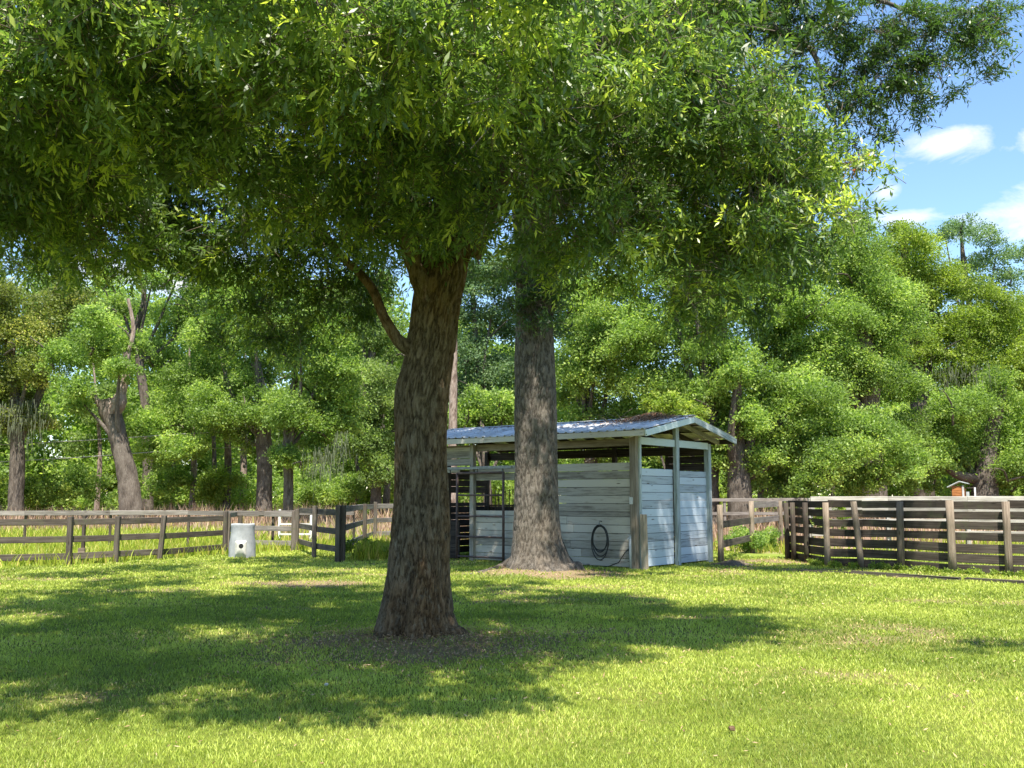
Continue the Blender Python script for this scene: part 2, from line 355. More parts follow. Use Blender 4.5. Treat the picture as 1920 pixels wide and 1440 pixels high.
def field_edge(x): return np.where(x < 2, np.interp(x, [-14, -10.4, -8.0, -6.5, -4.6, -3.8, -1.5], [22.6, 23.5, 27.8, 29.6, 31, 35, 37.5]), np.where(x < 6.5, 30.0, 26.5))
def dry_mask(x, y):
    n = fbm(v3(x * 0.12, y * 0.2), 3, 5)
    base = np.where(x < -6, 46, np.where(x < 4, 36, 30))
    return sstep(-3, 3, y - base + (n - 0.5) * 14) * (1 - sstep(70, 76, y))
def axis(a, b, st, far):
    core = np.arange(a, b + 1e-6, st); l = -np.geomspace(-a + 3, far, 22)[::-1] if a < 0 else None
    hi = np.geomspace(b + 3, far, 22); lo_ = l if l is not None else np.array([-far, -500, -100, -20])
    return np.concatenate([lo_, core, hi])
gx = axis(-16, 18, 0.2, 2500); gy = np.concatenate([[-2500, -600, -150, -40, -10, -3, 0, 2], np.arange(3, 40, 0.2), np.arange(40.5, 90, 1.0), np.geomspace(95, 2500, 16)])
def gz(x, y):
    n = fbm(v3(x * 0.35, y * 0.35), 3, 21); near = np.exp(-((np.maximum(0, np.hypot(x, y - 15) - 25)) / 20) ** 2)
    z = (n - 0.5) * 0.05 * near
    z = z + 0.10 * np.exp(-(ell(x, y, T1, 1.0, 0.9)) ** 2) + 0.12 * np.exp(-(ell(x, y, T2, 1.3, 1.1)) ** 2)
    return z
GX, GY = np.meshgrid(gx, gy); GZ = gz(GX, GY)
V = np.stack([GX, GY, GZ], -1).reshape(-1, 3); nx, ny = len(gx), len(gy)
ii = (np.arange(ny - 1)[:, None] * nx + np.arange(nx - 1)[None]).ravel()
F = np.stack([ii, ii + 1, ii + nx + 1, ii + nx], 1)
m, t, b = new_mat('ground_soil_and_turf')
o_ = nd(t, 'ShaderNodeTexCoord').outputs['Object']
na = noise(t, o_, 0.7, 6, 0.6); nb = noise(t, o_, 14.0, 8, 0.75); nc = noise(t, o_, 60.0, 4, 0.7)
turf = ramp(t, nb, [(0.3, (0.035, 0.055, 0.010)), (0.5, (0.10, 0.14, 0.018)), (0.7, (0.19, 0.20, 0.04))])
turf = mix(t, ramp(t, na, [(0.35, (0,) * 3), (0.7, (0.45,) * 3)]), turf, (0.19, 0.175, 0.05))
lit = ramp(t, nc, [(0.3, (0.09, 0.064, 0.036)), (0.5, (0.23, 0.165, 0.10)), (0.72, (0.38, 0.29, 0.19))])
dryc = ramp(t, nb, [(0.3, (0.20, 0.125, 0.085)), (0.7, (0.40, 0.28, 0.21))])
c = mix(t, attr(t, 'field').outputs['Fac'], turf, (0.17, 0.22, 0.035))
c = mix(t, attr(t, 'dry').outputs['Fac'], c, dryc)
c = mix(t, attr(t, 'litter').outputs['Fac'], c, lit)
lk(t, c, b.inputs['Base Color']); b.inputs['Roughness'].default_value = 0.95; b.inputs['Specular IOR Level'].default_value = 0.1
bump(t, b, nb, 0.03, 0.9)
fx, fy = V[:, 0], V[:, 1]
g = fast_mesh('ground', V, F, m, smooth=True, attrs={'litter': litter_mask(fx, fy), 'dry': dry_mask(fx, fy), 'field': (fy > field_edge(fx)).astype(float)})
tag(g, kind='structure')

# ------------------------------------------------------------------ blades of grass
def blades(name, x, y, h, wd, mat, lean=0.6, c=None, zb=None, parent=None):
    n = len(x); az = rng.uniform(0, 2 * np.pi, n); ln = rng.uniform(0.1, lean, n) * h; a2 = rng.uniform(0, 2 * np.pi, n)
    z = gz(x, y) if zb is None else zb
    ux, uy = np.cos(az) * wd / 2, np.sin(az) * wd / 2; lx, ly = np.cos(a2) * ln, np.sin(a2) * ln
    V = np.empty((n, 5, 3)); z = z - 0.005
    V[:, 0] = np.stack([x - ux, y - uy, z], 1); V[:, 1] = np.stack([x + ux, y + uy, z], 1)
    V[:, 2] = np.stack([x + ux * .8 + lx * .35, y + uy * .8 + ly * .35, z + h * .55], 1)
    V[:, 3] = np.stack([x - ux * .8 + lx * .35, y - uy * .8 + ly * .35, z + h * .55], 1)
    V[:, 4] = np.stack([x + lx, y + ly, z + h], 1)
    i = np.arange(n)[:, None] * 5
    F = np.concatenate([i + np.array([[0, 1, 2]]), i + np.array([[0, 2, 3]]), i + np.array([[3, 2, 4]])], 0)
    cc = np.tile(c, (3, 1))
    return fast_mesh(name, V.reshape(-1, 3), F, mat, cc, parent=parent)
def scatter(y0, y1, dens, margin=1.18):
    """random points over the part of the ground near the view, constant density"""
    hw = 0.52 * y1 * margin + 0.8; n = int(dens * (y1 - y0) * 2 * hw)
    x = rng.uniform(-hw, hw, n); y = rng.uniform(y0, y1, n); k = np.abs(x) < 0.52 * y * margin + 0.8
    return x[k], y[k]
X, Y, H, W_ = [], [], [], []
for y0, y1, d, h, wd in [(5.2, 8, 5200, .034, .0055), (8, 11, 2900, .036, .008), (11, 15, 1500, .038, .012), (15, 20, 720, .042, .018), (20, 26, 380, .046, .027), (26, 36, 190, .05, .045)]:
    x, y = scatter(y0, y1, d); lm = litter_mask(x, y); tuft = fbm(v3(x * 3, y * 3), 3, 12)
    k = (rng.random(len(x)) > lm * 0.93) & (rng.random(len(x)) < 0.35 + 1.3 * tuft) & (y < field_edge(x) + .5)
    x, y, tuft = x[k], y[k], tuft[k]
    X.append(x); Y.append(y); H.append(h * .88 * rng.uniform(.6, 1.3, len(x)) * (0.75 + .6 * tuft)); W_.append(wd * rng.uniform(.7, 1.3, len(x)))
X, Y, H, W_ = map(np.concatenate, (X, Y, H, W_))
pt = fbm(v3(X * 0.9, Y * 0.9), 3, 31); pt2 = fbm(v3(X * 0.45, Y * 1.2), 3, 37)
cc = np.stack([np.clip(rng.normal(0.45, 0.18, len(X)) + (pt - 0.5) * 1.4, 0, 1), np.clip(rng.random(len(X)) * 0.9 + (pt2 - 0.5) * 0.5, 0, 1), rng.random(len(X))], 1)
tag(blades('grass', X, Y, H, W_, M['grass'], 0.95, cc), 'short yellow green lawn grass covering the yard', 'grass', kind='stuff')
# meadow beyond the rail fences
X, Y, H, W_ = [], [], [], []
for x0, x1, y0, y1, d, h, wd in [(-19, -1, 22, 32, 90, .30, .028), (-26, 0, 32, 46, 55, .36, .045), (-34, 3, 46, 60, 25, .45, .07), (-2, 9, 29, 44, 60, .3, .04), (7.6, 22, 24, 36, 60, .26, .035), (7, 30, 36, 52, 22, .35, .06)]:
    n = int((x1 - x0) * (y1 - y0) * d); x = rng.uniform(x0, x1, n); y = rng.uniform(y0, y1, n)
    k = (rng.random(n) > dry_mask(x, y) * 0.85) & (y > field_edge(x)); x, y = x[k], y[k]
    X.append(x); Y.append(y); H.append(h * rng.uniform(.4, 1.3, len(x))); W_.append(wd * rng.uniform(.7, 1.3, len(x)))
X, Y, H, W_ = map(np.concatenate, (X, Y, H, W_))
cc = np.stack([np.clip(rng.normal(0.5, 0.25, len(X)), 0, 1), rng.random(len(X)), rng.random(len(X))], 1)
tag(blades('meadow_grass', X, Y, H, W_, M['field'], 0.7, cc), 'taller sunlit pasture grass growing beyond the rail fences', 'grass', kind='stuff')
# dead weeds
X, Y, H, W_ = [], [], [], []
for x0, x1, y0, y1, d, h, wd in [(-36, 36, 50, 57, 34, 1.05, .05), (-30, 0, 42, 50, 10, .7, .05), (-10, 10, 34, 50, 14, .55, .05), (5, 34, 33, 50, 12, .6, .05)]:
    n = int((x1 - x0) * (y1 - y0) * d); x = rng.uniform(x0, x1, n); y = rng.uniform(y0, y1, n)
    X.append(x); Y.append(y); H.append(h * rng.uniform(.45, 1.25, n) * (0.6 + 0.8 * fbm(v3(x * .5, y * .5), 2, 2))); W_.append(wd * rng.uniform(.5, 1.5, n))
X, Y, H, W_ = map(np.concatenate, (X, Y, H, W_))
cc = np.stack([rng.random(len(X)), rng.random(len(X)), rng.random(len(X))], 1)
tag(blades('dead_weeds', X, Y, H, W_, M['dry'], 0.5, cc), 'tall pinkish brown dead weeds along the edge of the woods', 'weeds', kind='stuff')

def flat_bits(x, y, z, L, wd, tilt=0.35):
    n = len(x); az = rng.uniform(0, 2 * np.pi, n); d = np.stack([np.cos(az), np.sin(az), rng.normal(0, tilt, n)], 1); s_ = np.stack([-np.sin(az), np.cos(az), rng.normal(0, tilt, n)], 1)
    c_ = np.stack([x, y, z], 1); V = np.empty((n, 4, 3))
    V[:, 0] = c_ - d * L[:, None] / 2; V[:, 1] = c_ + s_ * wd[:, None] / 2; V[:, 2] = c_ + d * L[:, None] / 2; V[:, 3] = c_ - s_ * wd[:, None] / 2
    return V.reshape(-1, 3), np.arange(n * 4).reshape(n, 4)
x, y = scatter(6, 27, 260); lm = litter_mask(x, y); k = rng.random(len(x)) < lm * 0.95 + 0.035 + 0.05 * (ell(x, y, T1, 5, 4) < 1); x, y = x[k], y[k]
x2 = rng.normal(T1[0] + .15, 1.0, 7500); y2 = rng.normal(T1[1] - .3, .8, 7500); x = np.concatenate([x, x2]); y = np.concatenate([y, y2])
n = len(x); L = rng.uniform(.022, .05, n); V, F = flat_bits(x, y, gz(x, y) + rng.uniform(.008, .035, n), L, L * rng.uniform(.2, .4, n))
tag(fast_mesh('leaf_litter', V, F, M['litter'], rng.random((n, 3))), 'fallen brown oak leaves and pine straw scattered around the trunks', 'leaf litter', kind='stuff')

# ------------------------------------------------------------------ foliage
def unit(v): return v / np.maximum(np.linalg.norm(v, axis=-1, keepdims=True), 1e-9)
def leaf_quads(p, d, nrm, L, wd, fold=0.0):
    """narrow four-cornered leaves, slightly folded"""
    s_ = unit(np.cross(d, nrm)); n = len(p); V = np.empty((n, 4, 3)); L = L[:, None]; wd = wd[:, None]
    V[:, 0] = p; V[:, 2] = p + d * L; mid = p + d * L * 0.52 - nrm * L * 0.06
    V[:, 1] = mid + s_ * wd / 2 + nrm * wd * fold; V[:, 3] = mid - s_ * wd / 2 + nrm * wd * fold
    return V.reshape(-1, 3), np.arange(n * 4).reshape(n, 4)
def near_crown(blobs, L=0.085, per=13, dens=1.0, droop=0.25, shell=0.35):
    """blobs: (x, y, z, r); sprays of leaves on thin twigs through each blob"""
    PV, DV, NV, LV, CV = [], [], [], [], []; tw = MB()
    TW = []
    for (bx, by, bz, r) in blobs:
        nt_ = int(dens * 150 * r ** 2.4) + 6
        dr = unit(rng.normal(size=(nt_, 3))); rr = r * (shell + (1 - shell) * np.sqrt(rng.random(nt_)))
        sq = 1 + 0.55 * (fbm(dr * 1.8 + bx * 3 + bz, 2, 5) - 0.5) * 2
        base = np.array([bx, by, bz]) + dr * (rr * sq)[:, None] * np.array([1.1, 1.1, 0.8])
        ns = max(4, int(30 * r ** 2)); sub = base[rng.integers(0, nt_, ns)]; pick = rng.integers(0, ns, nt_); loose = rng.random(nt_) < .15   # sprays gather on shoots
        base = np.where(loose[:, None], base, sub[pick] + rng.normal(size=(nt_, 3)) * np.array([.10, .10, .06])); dr = unit(base - np.array([bx, by, bz]) + 1e-6)
        scol = rng.random(ns)[pick]
        td = unit(dr * 0.7 + rng.normal(size=(nt_, 3)) * 0.6 - np.array([0, 0, droop])); tl = rng.uniform(.22, .5, nt_)
        base = base - td * tl[:, None] * 0.5
        tcol = np.clip(.55 * scol + .5 * rng.random(nt_), 0, 1); bcol = scol
        TW.append((base, td, tl))
        up = np.array([0, 0, 1.0])
        for k in range(per):
            s_ = (k + rng.random(nt_)) / per; tip = s_ > 0.8
            pp = base + td * (tl * s_)[:, None] + np.array([0, 0, -1.0]) * (0.12 * tl * s_ ** 2)[:, None]
            side = unit(np.cross(td, rng.normal(size=(nt_, 3))))
            ld_ = unit(td * (0.55 + 0.3 * s_)[:, None] + side * 0.75 + rng.normal(size=(nt_, 3)) * 0.15 - np.array([0, 0, 0.1]))
            nn = unit(rng.normal(size=(nt_, 3)) * 0.5 + up * 0.75); nn = unit(nn - ld_ * (nn * ld_).sum(1, keepdims=True))
            PV.append(pp); DV.append(ld_); NV.append(nn); LV.append(L * rng.uniform(.65, 1.25, nt_))
            CV.append(np.stack([.5 * rng.random(nt_) + .5 * scol, tcol * (0.93 + 0.1 * s_), bcol * .7 + .3 * rng.random(nt_)], 1))
    p, d, n_, l, c_ = map(np.concatenate, (PV, DV, NV, LV, CV))
    V, F = leaf_quads(p, d, n_, l, l * rng.uniform(.22, .32, len(l)), 0.12)
    return V, F, c_, TW
def twig_mesh(TW, r=0.0035, keep=0.6):
    b_, d_, l_ = (np.concatenate([q[i] for q in TW]) for i in range(3)); k = rng.random(len(b_)) < keep; b_, d_, l_ = b_[k], d_[k], l_[k]
    b0 = b_ - d_ * l_[:, None] * 0.5
    s_ = unit(np.cross(d_, rng.normal(size=d_.shape))) * r; s2 = unit(np.cross(d_, s_)) * r; e = b_ + d_ * l_[:, None] * .9 + np.array([0, 0, -.12]) * l_[:, None]; n = len(b_); V = np.empty((n, 4, 3))
    V[:, 0] = b0 - s_; V[:, 1] = b0 + s_; V[:, 2] = b0 + s2 * 1.7; V[:, 3] = e
    i = np.arange(n)[:, None] * 4
    return V.reshape(-1, 3), np.concatenate([i + np.array([[0, 1, 3]]), i + np.array([[1, 2, 3]]), i + np.array([[2, 0, 3]])])

def far_crown(lobes, leaf=0.17, cover=1.0, sub=11, flat=0.85, seed=0):
    """lobes: (x, y, z, r): each a cluster of smaller rounded sprays of leaves"""
    rg = np.random.default_rng(seed); PP, DD, NN, LL, CC = [], [], [], [], []
    for (bx, by, bz, r) in lobes:
        lc = rg.random(); k = sub
        dr = unit(rg.normal(size=(k, 3))); sr = r * rg.uniform(.16, .52, k)
        cs = np.array([bx, by, bz]) + dr * (r * rg.uniform(.35, .85, k))[:, None] * np.array([1, 1, flat])
        ang = rg.uniform(0, 2 * np.pi, k)
        for j in range(k):
            n = int(cover * 26 * (sr[j] / leaf) ** 2) + 4
            q = unit(rg.normal(size=(n, 3))); rad = sr[j] * (0.3 + 0.75 * np.sqrt(rg.random(n))) * (0.35 + 1.3 * fbm(q * 2.6 + j * 7 + bx, 3, 9)) * (1 + .55 * (rg.random(n) < .14))
            lx = q[:, 0] * rad * 1.5; ly = q[:, 1] * rad * .95; ca, sa = np.cos(ang[j]), np.sin(ang[j])
            p = cs[j] + np.stack([lx * ca - ly * sa, lx * sa + ly * ca, q[:, 2] * rad * .62 - .28 * np.abs(lx) ** 1.5 / max(sr[j], .1) ** .5], 1)
            d = unit(rg.normal(size=(n, 3)) + q * 0.5); nn = unit(q * .3 + rg.normal(size=(n, 3)) * .7 + np.array([0, 0, .55])); nn = unit(nn - d * (nn * d).sum(1, keepdims=True))
            sc_ = rg.random()
            PP.append(p); DD.append(d); NN.append(nn); LL.append(leaf * rg.uniform(.6, 1.4, n))
            CC.append(np.stack([rg.random(n) * .7 + .3 * sc_, np.clip(rg.random(n) * .6 + .5 * sc_, 0, 1), np.full(n, lc * .5 + sc_ * .5)], 1))
    p, d, n_, l, c_ = map(np.concatenate, (PP, DD, NN, LL, CC))
    V, F = leaf_quads(p, d, n_, l, l * rg.uniform(.4, .6, len(l)), 0.1)
    return V, F, c_

def spline(pts, step):
    """Catmull-Rom through (x, y, z, r) points"""
    p = np.array(pts, float); p = np.vstack([2 * p[0] - p[1], p, 2 * p[-1] - p[-2]]); res = []
    for i in range(1, len(p) - 2):
        L = np.linalg.norm(p[i + 1][:3] - p[i][:3]); n = max(2, int(L / step))
        for u in np.arange(n) / n:
            a, b_, c_, d_ = p[i - 1], p[i], p[i + 1], p[i + 2]
            res.append(0.5 * ((2 * b_) + (-a + c_) * u + (2 * a - 5 * b_ + 4 * c_ - d_) * u ** 2 + (-a + 3 * b_ - 3 * c_ + d_) * u ** 3))
    res.append(p[-2]); res = np.array(res); res[:, 3] = np.maximum(res[:, 3], 0.004); return res
def bark_tube(pts, seg=48, step=0.05, amp=0.02, k=9.0, kz=2.2, lobes=None, zbase=None):
    s_ = spline(pts, step); m_ = len(s_); c_ = s_[:, :3]; r = s_[:, 3]
    tg = np.gradient(c_, axis=0); tg = unit(tg); ref = np.array([1.0, 0, 0]) if abs(tg[0][0]) < .8 else np.array([0, 1.0, 0])
    V = np.empty((m_, seg, 3)); CR = np.empty((m_, seg)); th = np.arange(seg) * 2 * np.pi / seg
    arc = np.concatenate([[0], np.cumsum(np.linalg.norm(np.diff(c_, axis=0), axis=1))])
    for i in range(m_):
        t_ = tg[i]; u = ref - t_ * ref.dot(t_); u /= np.linalg.norm(u); v = np.cross(t_, u); ref = u
        d = np.cos(th)[:, None] * u + np.sin(th)[:, None] * v
        rr = np.full(seg, r[i])
        if lobes is not None: rr = rr * lobes(th, c_[i][2], arc[i] / arc[-1])
        q = np.stack([np.cos(th) * r[i] * k, np.sin(th) * r[i] * k, np.full(seg, arc[i] * kz)], 1)
        f = fbm(q + 11.3, 4, 17); rid = 1 - np.exp(-(np.abs(2 * f - 1) / .13) ** 2); f2 = fbm(q * 0.35 + 3, 2, 41)
        CR[i] = 1 - rid
        V[i] = c_[i] + d * (rr + amp * (rid - .8) * 1.2 * min(1, r[i] / .15) + amp * 2.0 * (f2 - .5) * min(1, r[i] / .15))[:, None]
    idx = (np.arange(m_ - 1)[:, None] * seg + np.arange(seg)[None]).ravel(); j = (np.arange(m_ - 1)[:, None] * seg + (np.arange(seg)[None] + 1) % seg).ravel()
    F = np.stack([idx, j, j + seg, idx + seg], 1)
    return V.reshape(-1, 3), F, CR.ravel()
def join(parts):
    VS, FS, CS = [], [], []; n = 0
    for V, F, C in parts: VS.append(V); FS.append(F + n); CS.append(C); n += len(V)
    return np.vstack(VS), np.vstack(FS), np.concatenate(CS)
def put(o, loc):   # keep world geometry, move the pivot to the base
    me = o.data; n = len(me.vertices); a = np.empty(n * 3, np.float32); me.vertices.foreach_get('co', a); a = a.reshape(-1, 3) - np.asarray(loc, np.float32); me.vertices.foreach_set('co', a.ravel()); me.update()
def child(name, V, F, mat, parent, **kw):
    return fast_mesh(name, np.asarray(V) - np.array(parent.location), F, mat, parent=parent, **kw)

# ---- the big oak in front
Y1 = float(T1[1])
rows = [(1215, 686, 882), (1200, 693, 868), (1177, 701, 855), (1150, 709, 848), (1117, 716, 846), (1057, 726, 845), (997, 732, 846), (938, 736, 844), (878, 738, 841), (818, 739, 841), (758, 739, 842), (729, 742, 845), (700, 750, 848), (669, 756, 852), (639, 761, 857), (600, 768, 862), (560, 774, 868), (520, 782, 876), (470, 792, 884)]
pts = []
for py, l, r_ in rows:
    a = P(l, py, Y1); b_ = P(r_, py, Y1); pts.append(((a[0] + b_[0]) / 2, Y1, a[2], (b_[0] - a[0]) / 2 * .93))
pts[0] = (pts[0][0], Y1, -0.12, pts[0][3] * 1.05)
pts += [tuple(P(855, 400, Y1 + .2)) + (.30,), tuple(P(880, 280, Y1 + .4)) + (.24,), tuple(P(900, 120, Y1 + .5)) + (.19,), tuple(P(905, -120, Y1 + .6)) + (.13,), tuple(P(880, -380, Y1 + .5)) + (.05,)]
def lob1(th, z, u):
    fl = math.exp(-max(z, 0) * 2.0)
    def dip(at, wid, dep): return -dep * np.exp(-((((th - at + np.pi) % (2 * np.pi)) - np.pi) / wid) ** 2)
    k = 1 if z < 2.6 else math.exp(-(z - 2.6) * 2)
    g_ = dip(-1.95 + .33 * z, .26, .28 * k) + dip(-.75 + .1 * z, .2, .09) + dip(-2.6 + .2 * z, .16, .07 * k) - dip(-1.3 + .3 * z, .3, .06 * k) - dip(-2.35 + .3 * z, .25, .05 * k)
    g_ = g_ + dip(1.4, .4, .12) + 0.02 * np.cos(5 * th + z)
    return 1.02 + g_ + fl * (0.13 * np.cos(5 * th + 1.2) + 0.09 * np.cos(8 * th + .4) + .04 * np.cos(13 * th))
tree1 = empty('oak_tree', (float(T1[0]), Y1, 0.0), 0, 'big leaning oak with brown fluted trunk standing alone on the lawn in front', 'tree')
V, F, C = bark_tube(pts, 240, 0.014, 0.016, 32, 5.0, lob1)
child('trunk', V, F, M['bark1'], tree1, smooth=True, attrs={'crack': C})
limbs = []
def limb(pl, seg=20, step=.05, amp=.008): limbs.append(bark_tube(pl, seg, step, amp, 14, 5))
def PT(px, py, Y, r): return tuple(P(px, py, Y)) + (r,)
limb([PT(800, 670, Y1, .09), PT(762, 650, Y1 - .12, .088), PT(742, 632, Y1 - .16, .068), PT(718, 590, Y1 - .2, .058), PT(700, 545, Y1 - .1, .054), PT(672, 510, Y1, .050), PT(645, 485, Y1, .047), PT(600, 430, Y1 + .1, .045), PT(540, 360, Y1 + .1, .035), PT(450, 300, Y1 - .2, .02)], 32, .025)
limb([PT(818, 600, Y1 - .05, .12), PT(795, 540, Y1 - .15, .125), PT(776, 490, Y1 - .2, .11), PT(762, 430, Y1 - .3, .12), PT(720, 300, Y1 - .6, .10), PT(640, 150, Y1 - 1.2, .08), PT(500, -20, Y1 - 2, .05)], 40, .025, .012)
limb([PT(880, 480, Y1, .14), PT(930, 350, Y1 - .2, .12), PT(1020, 220, Y1 - .6, .09), PT(1150, 130, Y1 - 1, .07), PT(1280, 100, Y1 - 1.3, .045), PT(1400, 200, Y1 - 1.5, .02)])
limb([PT(870, 420, Y1 + .1, .12), PT(960, 380, Y1 + .8, .09), PT(1100, 370, Y1 + 1.0, .06), PT(1260, 430, Y1 + .9, .04), PT(1400, 500, Y1 + .8, .02)])
limb([PT(830, 420, Y1 + .1, .12), PT(700, 330, Y1 + 1, .09), PT(560, 330, Y1 + 1.6, .06), PT(450, 420, Y1 + 1.8, .03)])
limb([PT(850, 380, Y1, .12), PT(640, 230, Y1 - .8, .09), PT(400, 160, Y1 - 1.6, .06), PT(200, 120, Y1 - 2.2, .04), PT(60, 160, Y1 - 2.6, .015)])
limb([PT(700, 320, Y1 - .6, .07), PT(500, 330, Y1 - .4, .05), PT(300, 360, Y1 - .2, .04), PT(80, 420, Y1, .02)])
limb([PT(900, 200, Y1 + .4, .12), PT(800, 40, Y1 - .5, .09), PT(700, -200, Y1 - 2.5, .07), PT(600, -500, Y1 - 4, .03)])
limb([PT(900, 150, Y1 + .4, .1), PT(1050, 0, Y1, .08), PT(1250, -100, Y1 - .5, .05), PT(1450, -60, Y1 - 1, .02)])
V, F, C = join(limbs); child('limbs', V, F, M['bark1'], tree1, smooth=True, attrs={'crack': C})

B1 = [(40, 100, 7.0, .46), (150, 50, 7.1, .46), (215, 150, 7.3, .38), (105, 210, 7.3, .42), (20, 300, 7.5, .38), (265, 60, 7.5, .4), (300, 230, 7.9, .33), (180, 290, 7.8, .35), (60, 50, 8.0, .62), (180, 110, 8, .55), (60, 190, 8.2, .6), (240, 30, 8.4, .6), (300, 140, 8.2, .5), (400, 50, 8.8, .6), (330, 260, 8.8, .6), (140, 300, 8.8, .65), (30, 400, 9.5, .6), (200, 420, 9.6, .55),
      (-60, 300, 9, .8), (-60, 100, 8, .8), (430, 190, 8.6, .55), (460, 320, 8.6, .55), (540, 100, 9, .65), (570, 250, 8.6, .55), (560, 390, 9.4, .4), (650, 180, 8.8, .65), (640, 40, 9, .7), (700, 300, 9, .55), (770, 140, 9, .65), (820, 270, 9, .55),
      (860, 40, 9.2, .7), (880, 400, 9.4, .42), (800, 420, 9.6, .36), (700, 420, 9.9, .38), (930, 180, 9.4, .5), (1000, 310, 9.3, .55), (980, 40, 9.5, .6), (1070, 170, 9.4, .6), (1070, 410, 9.4, .5), (1140, 50, 9.3, .65), (1180, 280, 9, .55),
      (1230, 140, 8.8, .5), (1270, 30, 9.5, .6), (1330, 170, 8.6, .42), (1400, 230, 8.5, .42), (1340, 290, 8.5, .45), (1450, 320, 8.6, .45), (1520, 380, 8.8, .38), (1400, 410, 9, .5), (1290, 400, 9, .5), (1170, 400, 9.2, .48), (1500, 260, 8.8, .28), (1560, 330, 8.8, .26), (1570, 400, 9.0, .22), (1440, 170, 8.7, .3),
      (400, 420, 11.2, .65), (480, 480, 12, .7), (620, 540, 12, .55), (470, 560, 12.4, .6), (690, 500, 12.3, .42), (430, 620, 12.5, .3), (330, 400, 10.8, .5), (420, 440, 10.6, .45), (540, 420, 10.6, .5), (640, 420, 10.8, .45), (720, 440, 11.4, .4), (600, 480, 11.8, .5), (380, 470, 11.5, .45), (500, 600, 12.2, .4), (660, 570, 12.4, .4), (560, 640, 12.4, .3), (730, 540, 12.6, .3), (250, 470, 11.5, .4), (580, 350, 11, .5), (90, 500, 11.8, .3), (570, 460, 11.6, .52), (300, 430, 11.6, .6), (60, 470, 12, .55), (180, 500, 12, .35), (520, 640, 12.6, .22), (640, 610, 12.4, .25), (350, 510, 12, .35), (110, 400, 11, .6),
      (1010, 480, 12.0, .45), (1320, 500, 10.8, .5), (1400, 560, 11.2, .36), (1460, 500, 10.8, .42), (1240, 470, 10.8, .42), (1120, 480, 11, .4), (1350, 600, 11.2, .22), (1530, 470, 10.4, .3), (1270, 560, 11.2, .32), (1330, 620, 10.6, .22), (1300, 530, 9.6, .3), (1400, 480, 9.0, .4), (1380, 360, 8.3, .4), (1300, 230, 8.3, .35), (1460, 250, 8.3, .3), (1420, 300, 8.0, .3), (1500, 330, 8.4, .3), (1440, 400, 8.4, .32), (1330, 440, 8.6, .3), (930, 430, 11, .3), (1170, 520, 11, .25), (1440, 430, 10, .5), (1060, 540, 12, .22)]
vis = []
for a, b_, c_, r_ in B1:
    if c_ < 10:
        y_ = float(np.interp(b_, [-50, 120, 280, 450], [6.1, 6.9, 8.1, 9.4])) + (np.clip((a - 1000) / 300, 0, 1) * 1.3 if b_ < 400 else .2)
        y_ += random.uniform(-.35, .55); r_ *= random.uniform(.8, 1.15)
        vis.append(tuple(P(a, b_, y_)) + (r_ * y_ / 8.6,)); vis.append(tuple(P(a + random.uniform(-50, 50), b_ - random.uniform(0, 40), y_ + .9)) + (r_ * y_ / 8.2,))
    else: vis.append(tuple(P(a, b_, c_)) + (r_,))
for a, b_, y_, r_ in [(300, -45, 5.6, .4), (480, -45, 5.5, .4), (650, -45, 5.5, .4), (820, -40, 5.6, .4), (980, -30, 5.8, .4), (1090, -25, 5.9, .36), (120, -40, 5.8, .4)]: vis.append(tuple(P(a, b_, y_)) + (r_,))
for k in range(22): a, b_ = random.uniform(-40, 1180), random.uniform(-60, 180); vis.append(tuple(P(a, b_, 6.0 + b_ * .004 + max(0, a - 900) * .004 + random.uniform(-.2, .3))) + (random.uniform(.28, .4),))
# depth: the mass of the crown behind and above what the photo shows
rb = []
while len(rb) < 44:
    q = rng.uniform(-1, 1, 3)
    if np.linalg.norm(q) > 1: continue
    p = np.array([-1.3, 9.8, 8.0]) + q * np.array([5.3, 4.2, 1.9])
    if p[1] < 7.0 - .3 * (p[2] - 5) or (p[0] > .4 and p[1] < 10.0): continue
    if p[2] < CH + (p[1] * .53) + .5: p[2] = CH + p[1] * .53 + rng.uniform(.5, 1.6)
    rb.append(tuple(p) + (rng.uniform(.8, 1.15),))
inner = []; front = []
for _ in range(46):
    px, py = rng.uniform(-150, 1330), rng.uniform(-20, 400); inner.append(tuple(P(px, py, rng.uniform(10.2, 12.6))) + (rng.uniform(.6, .85),))
for q in [(-6.4, 8.2, 5.9, 1.1), (-5.4, 7.4, 6.0, 1.0), (-4.2, 7.0, 6.1, .9), (-3.0, 6.9, 6.2, .9), (-1.8, 6.9, 6.2, .9), (-.7, 7.0, 6.3, .8), (.3, 7.4, 6.4, .7), (-6.6, 7.0, 5.5, 1.1), (-7.4, 9.5, 5.6, 1.3), (-4.1, 5.5, 5.3, .5), (-3.3, 5.3, 5.2, .45), (-2.6, 5.3, 5.2, .45), (-1.9, 5.2, 5.2, .45), (-1.2, 5.2, 5.2, .42), (-.6, 5.25, 5.2, .4), (-.1, 5.3, 5.2, .35), (.35, 5.4, 5.25, .3)]: front.append(q)  # unseen leaf clumps added above the frame to shade the near lawn
for q in [(-6.4, 9, 6, 1.2), (-7.4, 12, 6, 1.3), (-8, 7, 6, 1.3), (-6.5, 14, 6.5, 1.2), (2.4, 9, 6.6, .7), (-9, 10, 5.5, 1.2)]: rb.append(q)
V, F, C, TW = near_crown(vis, 0.092, 13, 3.7)
V2, F2, C2, TW2 = near_crown(inner, 0.11, 12, 2.2)
V3, F3, C3, _ = near_crown(rb, 0.16, 10, 1.1)
V4, F4, C4, _ = near_crown(front, 0.11, 12, 3.0)
Va = np.vstack([V, V2, V3, V4]); Fa = np.vstack([F, F2 + len(V), F3 + len(V) + len(V2), F4 + len(V) + len(V2) + len(V3)]); Ca = np.vstack([C, C2, C3, C4])
